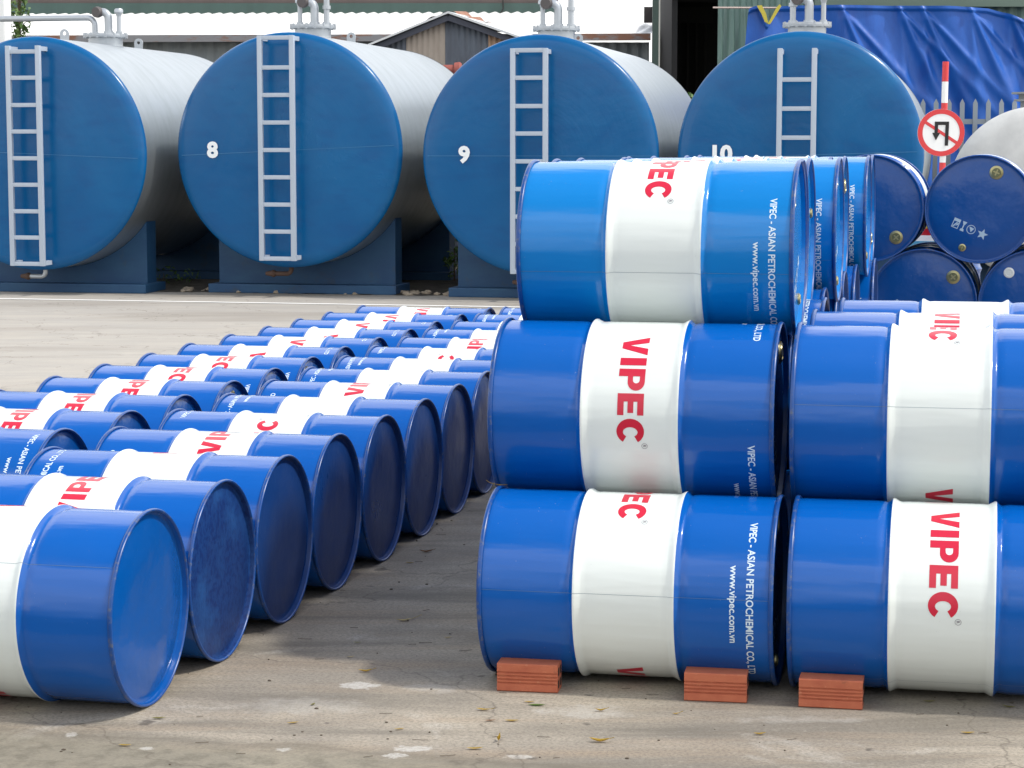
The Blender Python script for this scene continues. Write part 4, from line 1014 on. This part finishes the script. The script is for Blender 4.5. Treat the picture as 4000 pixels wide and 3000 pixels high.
def tarp():
    d = 31.0; dz = d / FPX
    # outline in photo units turned to metres on the wall plane; folds are real displacement
    ox, oz = at(2900, 571, d).x, CAM_H
    O = Vector((ox, d - 0.10, 0)); nx, nzz = 420, 110
    topc = [(2908, 50), (2915, 42), (2935, 36), (2948, 34), (2962, 70), (2976, 104), (2984, 106), (2998, 78), (3020, 36), (3100, 33), (3300, 32), (3500, 34), (3700, 36), (3830, 44), (3900, 62), (3960, 84), (4060, 122), (4200, 170), (4350, 210)]
    def top(px):
        for (x0_, y0_), (x1_, y1_) in zip(topc, topc[1:]):
            if x0_ <= px <= x1_: return y0_ + (y1_ - y0_) * (px - x0_) / (x1_ - x0_)
        return topc[-1][1]
    bm = bmesh.new(); grid = []
    ties = [3265, 3490, 3575, 3760, 3905]
    for i in range(nx + 1):
        px = 2908 + (4350 - 2908) * i / nx; col = []
        for j in range(nzz + 1):
            t = j / nzz; py = top(px) + (860 - top(px)) * t ** 1.15
            pxx = px - 14 * (1 - (px - 2908) / 1442) * min(1, t * 4) * (1 if px < 3000 else 0.3)
            z = CAM_H + (571 - py) * dz; x = (pxx - 2900) * dz
            dep = 0
            for q in ties:
                for kk, am in ((0.12, 0.040), (0.52, 0.065), (1.0, 0.045)):
                    cx = q + kk * (py - 45) * 0.95; wd = 9 + (py - 30) * 0.05
                    dep += am * math.exp(-((px - cx) / wd) ** 2) * min(1, (py - 28) / 60) * math.exp(-abs(kk) * (py - 30) / 650)
            dep += 0.05 * math.sin((px - 0.55 * py) * 0.016) + 0.012 * math.sin((px - 0.35 * py) * 0.045 + 1.0)
            if py - top(px) < 14: dep += 0.04
            col.append(bm.verts.new((x, -dep - 0.02, z)))
        grid.append(col)
    for i in range(nx):
        for j in range(nzz): bm.faces.new((grid[i][j], grid[i + 1][j], grid[i + 1][j + 1], grid[i][j + 1]))
    M = MT('tarpaulin_blue', (0.002, 0.080, 0.38, 1), 0.45); v = M.coords(scale=(1.6, 1, 0.7), rot=(0, -0.5, 0)); M.bump(M.noise(v, 2.2, 6, 0.55, 0.8), 0.22, 0.05); M.bump(M.noise(M.coords(), 22, 4, 0.65), 0.22, 0.008)
    M.over((0.006, 0.10, 0.45, 1), M.ramp(M.noise(v, 3, 5, 0.6), [(0.45, 0.0), (0.7, 0.7)])); M.over((0.002, 0.035, 0.25, 1), M.ramp(M.noise(v, 1.6, 4, 0.6), [(0.52, 0.0), (0.7, 0.6)]))
    rt = empty('tarpaulin', O); tag(rt, 'crumpled blue tarpaulin hung across the green workshop wall', 'tarpaulin')
    link('sheet', bm, M.m, rt, True, 180)
    bm = bmesh.new(); yel = MT('tarp_yellow_lining', (0.50, 0.42, 0.05, 1), 0.6).m
    for pl in ([(2936, 36), (2955, 34), (2972, 66), (2981, 102), (2968, 98), (2954, 66)], [(2978, 104), (2986, 92), (3012, 42), (3024, 30), (3030, 38), (3002, 84), (2988, 106)]):
        a = [bm.verts.new(((x - 2900) * dz, -0.17, CAM_H + (571 - y) * dz)) for x, y in pl]; b = [bm.verts.new(((x - 2900) * dz, -0.15, CAM_H + (571 - y) * dz)) for x, y in pl]
        bm.faces.new(a); bm.faces.new(b)
        for k in range(len(a)): bm.faces.new((a[k], a[(k + 1) % len(a)], b[(k + 1) % len(a)], b[k]))
    link('lining', bm, yel, rt, False)
    # pole the tarp hangs from
    a, b = at(2785, 30, 30.7), at(3060, 31, 30.7); bm = bmesh.new(); tube(bm, [a, b], 0.013, 10)
    o = link('hanging_pole', bm, MT('pole_pinkish', (0.50, 0.40, 0.36, 1), 0.6).m); tag(o, 'thin pale pole projecting left above the blue tarpaulin', 'pole')
    a, b = at(3985, 90, 31.15), at(4250, 140, 31.15)
    bm = bmesh.new(); box(bm, ((a.x + b.x) / 2, a.y + 0.12, a.z + 0.03), (b.x - a.x, 0.04, 0.14)); o = link('yellow_board', bm, MT('board_yellow', (0.70, 0.50, 0.05, 1), 0.6).m, None, False); tag(o, 'yellow board above the sloping end of the blue tarpaulin', 'board')
tarp()

# white column at the left edge and the plants behind it
def left_edge():
    d = 29.5; a = at(-70, 0, d); b = at(55, 0, d)
    bm = bmesh.new(); w = b.x - a.x; box(bm, (0, 0, 3.0), (w, 0.4, 6.0), bevel=0.02); box(bm, (0, 0, 0.06), (w + 0.12, 0.52, 0.12), bevel=0.01)
    o = link('white_column', bm, MT('column_white', (0.74, 0.75, 0.74, 1), 0.6).m, None, False); o.location = ((a.x + b.x) / 2, d, 0); tag(o, 'white column at the left picture edge behind the tank', 'column')
left_edge()

LEAFC = {}
def leaf_mat(name, c1, c2):
    M = MT(name, c1, 0.55); M.over(c2, M.ramp(M.noise(M.coords('Object'), 2.2, 3, 0.6), [(0.4, 0.0), (0.62, 1.0)])); M.p.inputs['Transmission Weight'].default_value = 0.0
    return M.m
def foliage(bm, c, rad, n, s):
    for _ in range(n):
        while True:
            v = Vector([random.uniform(-1, 1) for _ in range(3)])
            if v.length < 1: break
        p = Vector(c) + Vector((v.x * rad[0], v.y * rad[1], v.z * rad[2])); q = s * random.uniform(0.6, 1.3)
        m = Matrix.Translation(p) @ Matrix.Rotation(random.uniform(0, 6.28), 4, 'Z') @ Matrix.Rotation(random.uniform(-1.1, 1.1), 4, 'X')
        vs = [bm.verts.new(m @ Vector(t)) for t in ((-q * 0.32, 0, 0), (0, -q, 0.0), (q * 0.32, 0, 0.02), (0, q, -0.05 * q))]
        bm.faces.new(vs)
def plant(name, loc, clumps, trunk, label, cat, mat):
    rt = empty(name, loc); tag(rt, label, cat); bm = bmesh.new()
    for c, r_, n, s in clumps: foliage(bm, c, r_, n, s)
    link('crown', bm, mat, rt, False)
    bm = bmesh.new()
    for pts, r_ in trunk: tube(bm, pts, r_, 8)
    link('trunk', bm, MT('bark_' + name, (0.12, 0.09, 0.06, 1), 0.9).m, rt, True)
GR = leaf_mat('leaf_green', (0.07, 0.14, 0.035, 1), (0.14, 0.19, 0.05, 1))
p = at(80, 300, 31.0)
plant('vine_tree', (p.x, p.y, 0), [((0.0, 0, 3.45), (0.16, 0.25, 0.35), 170, 0.06), ((0.02, 0, 3.05), (0.12, 0.2, 0.32), 120, 0.055), ((0.10, 0, 2.72), (0.22, 0.25, 0.18), 150, 0.05), ((-0.02, 0, 3.95), (0.25, 0.3, 0.35), 180, 0.06), ((0.1, 0, 2.2), (0.3, 0.3, 0.4), 150, 0.06)],
      [([(0, 0, 0), (0.03, 0, 1.5), (-0.02, 0, 2.8), (0.02, 0, 4.0)], [0.05, 0.045, 0.035, 0.02])], 'leafy creeper climbing beside the white column at the left edge', 'tree', GR)
GL = leaf_mat('leaf_light_green', (0.10, 0.20, 0.04, 1), (0.06, 0.12, 0.03, 1))
p = at(2676, 400, 29.5)
plant('shrub', (p.x, p.y, 0), [((0.02, 0, 2.28), (0.10, 0.12, 0.06), 70, 0.035), ((0.0, 0, 2.08), (0.14, 0.15, 0.12), 90, 0.04), ((0.12, 0, 1.8), (0.22, 0.2, 0.25), 150, 0.045), ((0.1, 0, 1.2), (0.3, 0.3, 0.5), 200, 0.05)],
      [([(0.1, 0, 0), (0.05, 0, 1.2), (0.02, 0, 2.2)], [0.03, 0.02, 0.01])], 'small green shrub in the gap between tanks 9 and 10', 'shrub', GL)
# weeds in the dark gap between tanks
p = at(1775, 1060, 26.5)
plant('weed', (p.x, p.y, 0), [((0, 0, 0.22), (0.14, 0.2, 0.22), 90, 0.045), ((0.12, 0.1, 0.45), (0.12, 0.2, 0.3), 60, 0.05)], [([(0, 0, 0), (0, 0, 0.4)], [0.01, 0.006])], 'weeds growing in the dark gap between tanks 8 and 9', 'plant', GL)
p = at(640, 1080, 26.0)
plant('weed', (p.x, p.y, 0), [((0, 0, 0.10), (0.5, 0.2, 0.10), 90, 0.03)], [([(0, 0, 0), (0, 0, 0.12)], [0.008, 0.005])], 'low weeds in the dark gap to the left of tank 8', 'plant', GL)

# ------------------------------------------------------------------ fallen leaves
LM = {'yellow': MT('dry_leaf_yellow', (0.50, 0.34, 0.04, 1), 0.6).m, 'brown': MT('dry_leaf_brown', (0.26, 0.12, 0.04, 1), 0.7).m, 'olive': MT('leaf_olive', (0.24, 0.22, 0.03, 1), 0.6).m, 'green': MT('fallen_leaf_green', (0.12, 0.22, 0.03, 1), 0.6).m, 'pale': MT('dry_leaf_pale', (0.52, 0.42, 0.18, 1), 0.6).m}
def leaf(px, py, ln, rz, col, label, curl=0.25, z=None, d=None, stem=0.0, wid=0.30):
    if z is None:
        # ground point
        cp, sp = math.cos(PITCH), math.sin(PITCH); v = (1500 - py) / FPX; t = CAM_H / (sp - v * cp); p = at(px, py, t); p.z = 0.0025
    else: p = at(px, py, d)
    bm = bmesh.new(); n = 8; rows = []
    for k in range(n + 1):
        s = k / n; w = wid * ln * math.sin(math.pi * min(1, s * 0.96 + 0.02)) ** 0.8; x = (s - 0.5) * ln
        zc = curl * ln * (abs(s - 0.5) ** 1.5) * 0.9
        rows.append([bm.verts.new((x, -w / 2, zc + curl * w * 0.55)), bm.verts.new((x, 0, zc)), bm.verts.new((x, w / 2, zc + curl * w * 0.55))])
    for a, b in zip(rows, rows[1:]):
        bm.faces.new((a[0], a[1], b[1], b[0])); bm.faces.new((a[1], a[2], b[2], b[1]))
    if stem: tube(bm, [(ln * 0.5, 0, curl * ln * 0.3), (ln * 0.5 + stem * 0.5, 0.003, curl * ln * 0.3 + stem * 0.12), (ln * 0.5 + stem, 0.0, curl * ln * 0.3 + stem * 0.35)], 0.0009, 5)
    ret = bmesh.ops.solidify(bm, geom=bm.faces[:], thickness=0.0006)
    o = link('fallen_leaf', bm, LM[col], None, True, 50, p, (0, 0, rz)); tag(o, label, 'leaf', 'fallen leaves on the concrete'); return o
k = 1 / 1.10595
LV = [(685 * k, 1900 + 1005 * k, .042, 0.1, 'olive', 'olive fallen leaf on the concrete just right of the frontmost lying drum', .2, 0),
      (1265 * k, 1900 + 1025 * k, .034, .35, 'yellow', 'thin yellow fallen leaf on the concrete midway between the lying drums and the bricks', .2, 0),
      (1352 * k, 1900 + 945 * k, .026, 1.2, 'olive', 'small round olive leaf behind the thin yellow leaf in the middle foreground', .2, 0),
      (540 * k, 1900 + 1122 * k, .036, -.1, 'yellow', 'yellow leaf beside a white plaster crumb in the lower left foreground', .2, 0),
      (1725 * k, 1900 + 1052 * k, .030, .3, 'yellow', 'yellow leaf above the white plaster stain in the bottom foreground', .2, 0),
      (1842 * k, 1900 + 286 * k, .058, .2, 'brown', 'brown curled leaf furthest back in the shaded aisle', .5, .008),
      (1770 * k, 1900 + 333 * k, .034, -.1, 'yellow', 'small yellow leaf just in front of the brown aisle leaf', .3, 0),
      (1745 * k, 1900 + 583 * k, .056, .25, 'pale', 'long pale leaf with a thin stem in the middle of the aisle', .35, .035),
      (1935 * k, 1900 + 657 * k, .028, .3, 'pale', 'small pale leaf beside a dark stain in the aisle', .4, 0),
      (1543 * k, 1900 + 678 * k, .028, -.1, 'olive', 'small olive leaf on the left side of the aisle', .3, 0),
      (1515 * k, 1900 + 740 * k, .026, .4, 'pale', 'short pale leaf near the front of the aisle', .3, 0),
      (1580 * k, 1900 + 803 * k, .046, .15, 'yellow', 'crumpled yellow-brown leaf just behind the white plaster patch', .5, .01),
      (2068, 2745 + 0, .032, 0, 'yellow', 'yellow leaf touching the front of the leftmost brick', .2, 0),
      (1889, 2776, .044, -.25, 'yellow', 'yellow leaf to the front left of the leftmost brick', .3, .012),
      (2096, 2757, .052, -.05, 'green', 'thin green leaf in front of the leftmost brick', .1, 0),
      (2347, 2779, .034, .1, 'yellow', 'yellow curled leaf on the pale patch in front of the white drum band', .6, .006),
      (2640, 2792, .022, .2, 'yellow', 'tiny yellow leaf below and left of the middle brick', .5, .01),
      (1999, 2818, .040, .0, 'yellow', 'flat yellow leaf in the centre foreground', .15, 0),
      (1915, 2818, .032, .2, 'brown', 'brownish leaf left of the flat yellow leaf in the centre foreground', .2, 0),
      (1855, 2928, .044, .12, 'yellow', 'yellow leaf at the bottom centre near the curled snail-like leaf', .25, 0),
      (1948, 2897, .030, 1.35, 'yellow', 'tightly curled golden leaf standing up at the bottom centre', 1.6, .006),
      (2343, 2900, .058, -.12, 'yellow', 'largest yellow curled leaf in the foreground', .55, .01),
      (2968, 2871, .036, .15, 'yellow', 'yellow leaf in the right foreground below the right brick', .4, 0),
      (3780, 2866, .040, .0, 'yellow', 'faint yellow leaf at the lower right edge', .2, 0),
      (3630, 2743, .038, .05, 'olive', 'olive leaf in the shade under the right-hand bottom drum', .2, 0),
      (3940, 2765, .042, -.5, 'olive', 'olive leaf in the shade at the far right edge', .3, 0)]
for (px, py, ln, rz, col, lab, cu, st) in LV: leaf(px, py, ln, rz, col, lab, cu, stem=st)
o = leaf(1958, 1897, .046, -.18, 'yellow', 'yellow leaf with a stem resting on top of the bottom drum at its left end', .3, z=1, d=6.86, stem=.028)
o.rotation_euler = (0, 0, math.pi - 0.4); o['group'] = 'leaf on a drum'

bm = bmesh.new(); random.seed(31)  # trees added behind the camera to darken low reflections in the drums
for i in range(5200):
    x = random.uniform(-34, 30); hmax = 6.5 + 2.6 * math.sin(x * 0.45) + 1.6 * math.sin(x * 1.3 + 1)
    foliage(bm, (x, -24 + random.uniform(-1.5, 1.5), random.uniform(0.2, hmax)), (0.5, 0.5, 0.5), 1, 0.55)
tag(link('added_tree_belt', bm, leaf_mat('added_belt_leaf', (0.04, 0.075, 0.025, 1), (0.025, 0.05, 0.018, 1)), None, False), 'unseen belt of green trees added to darken the drum reflections', 'trees', kind='stuff')

print('OBJECTS', len(bpy.data.objects))
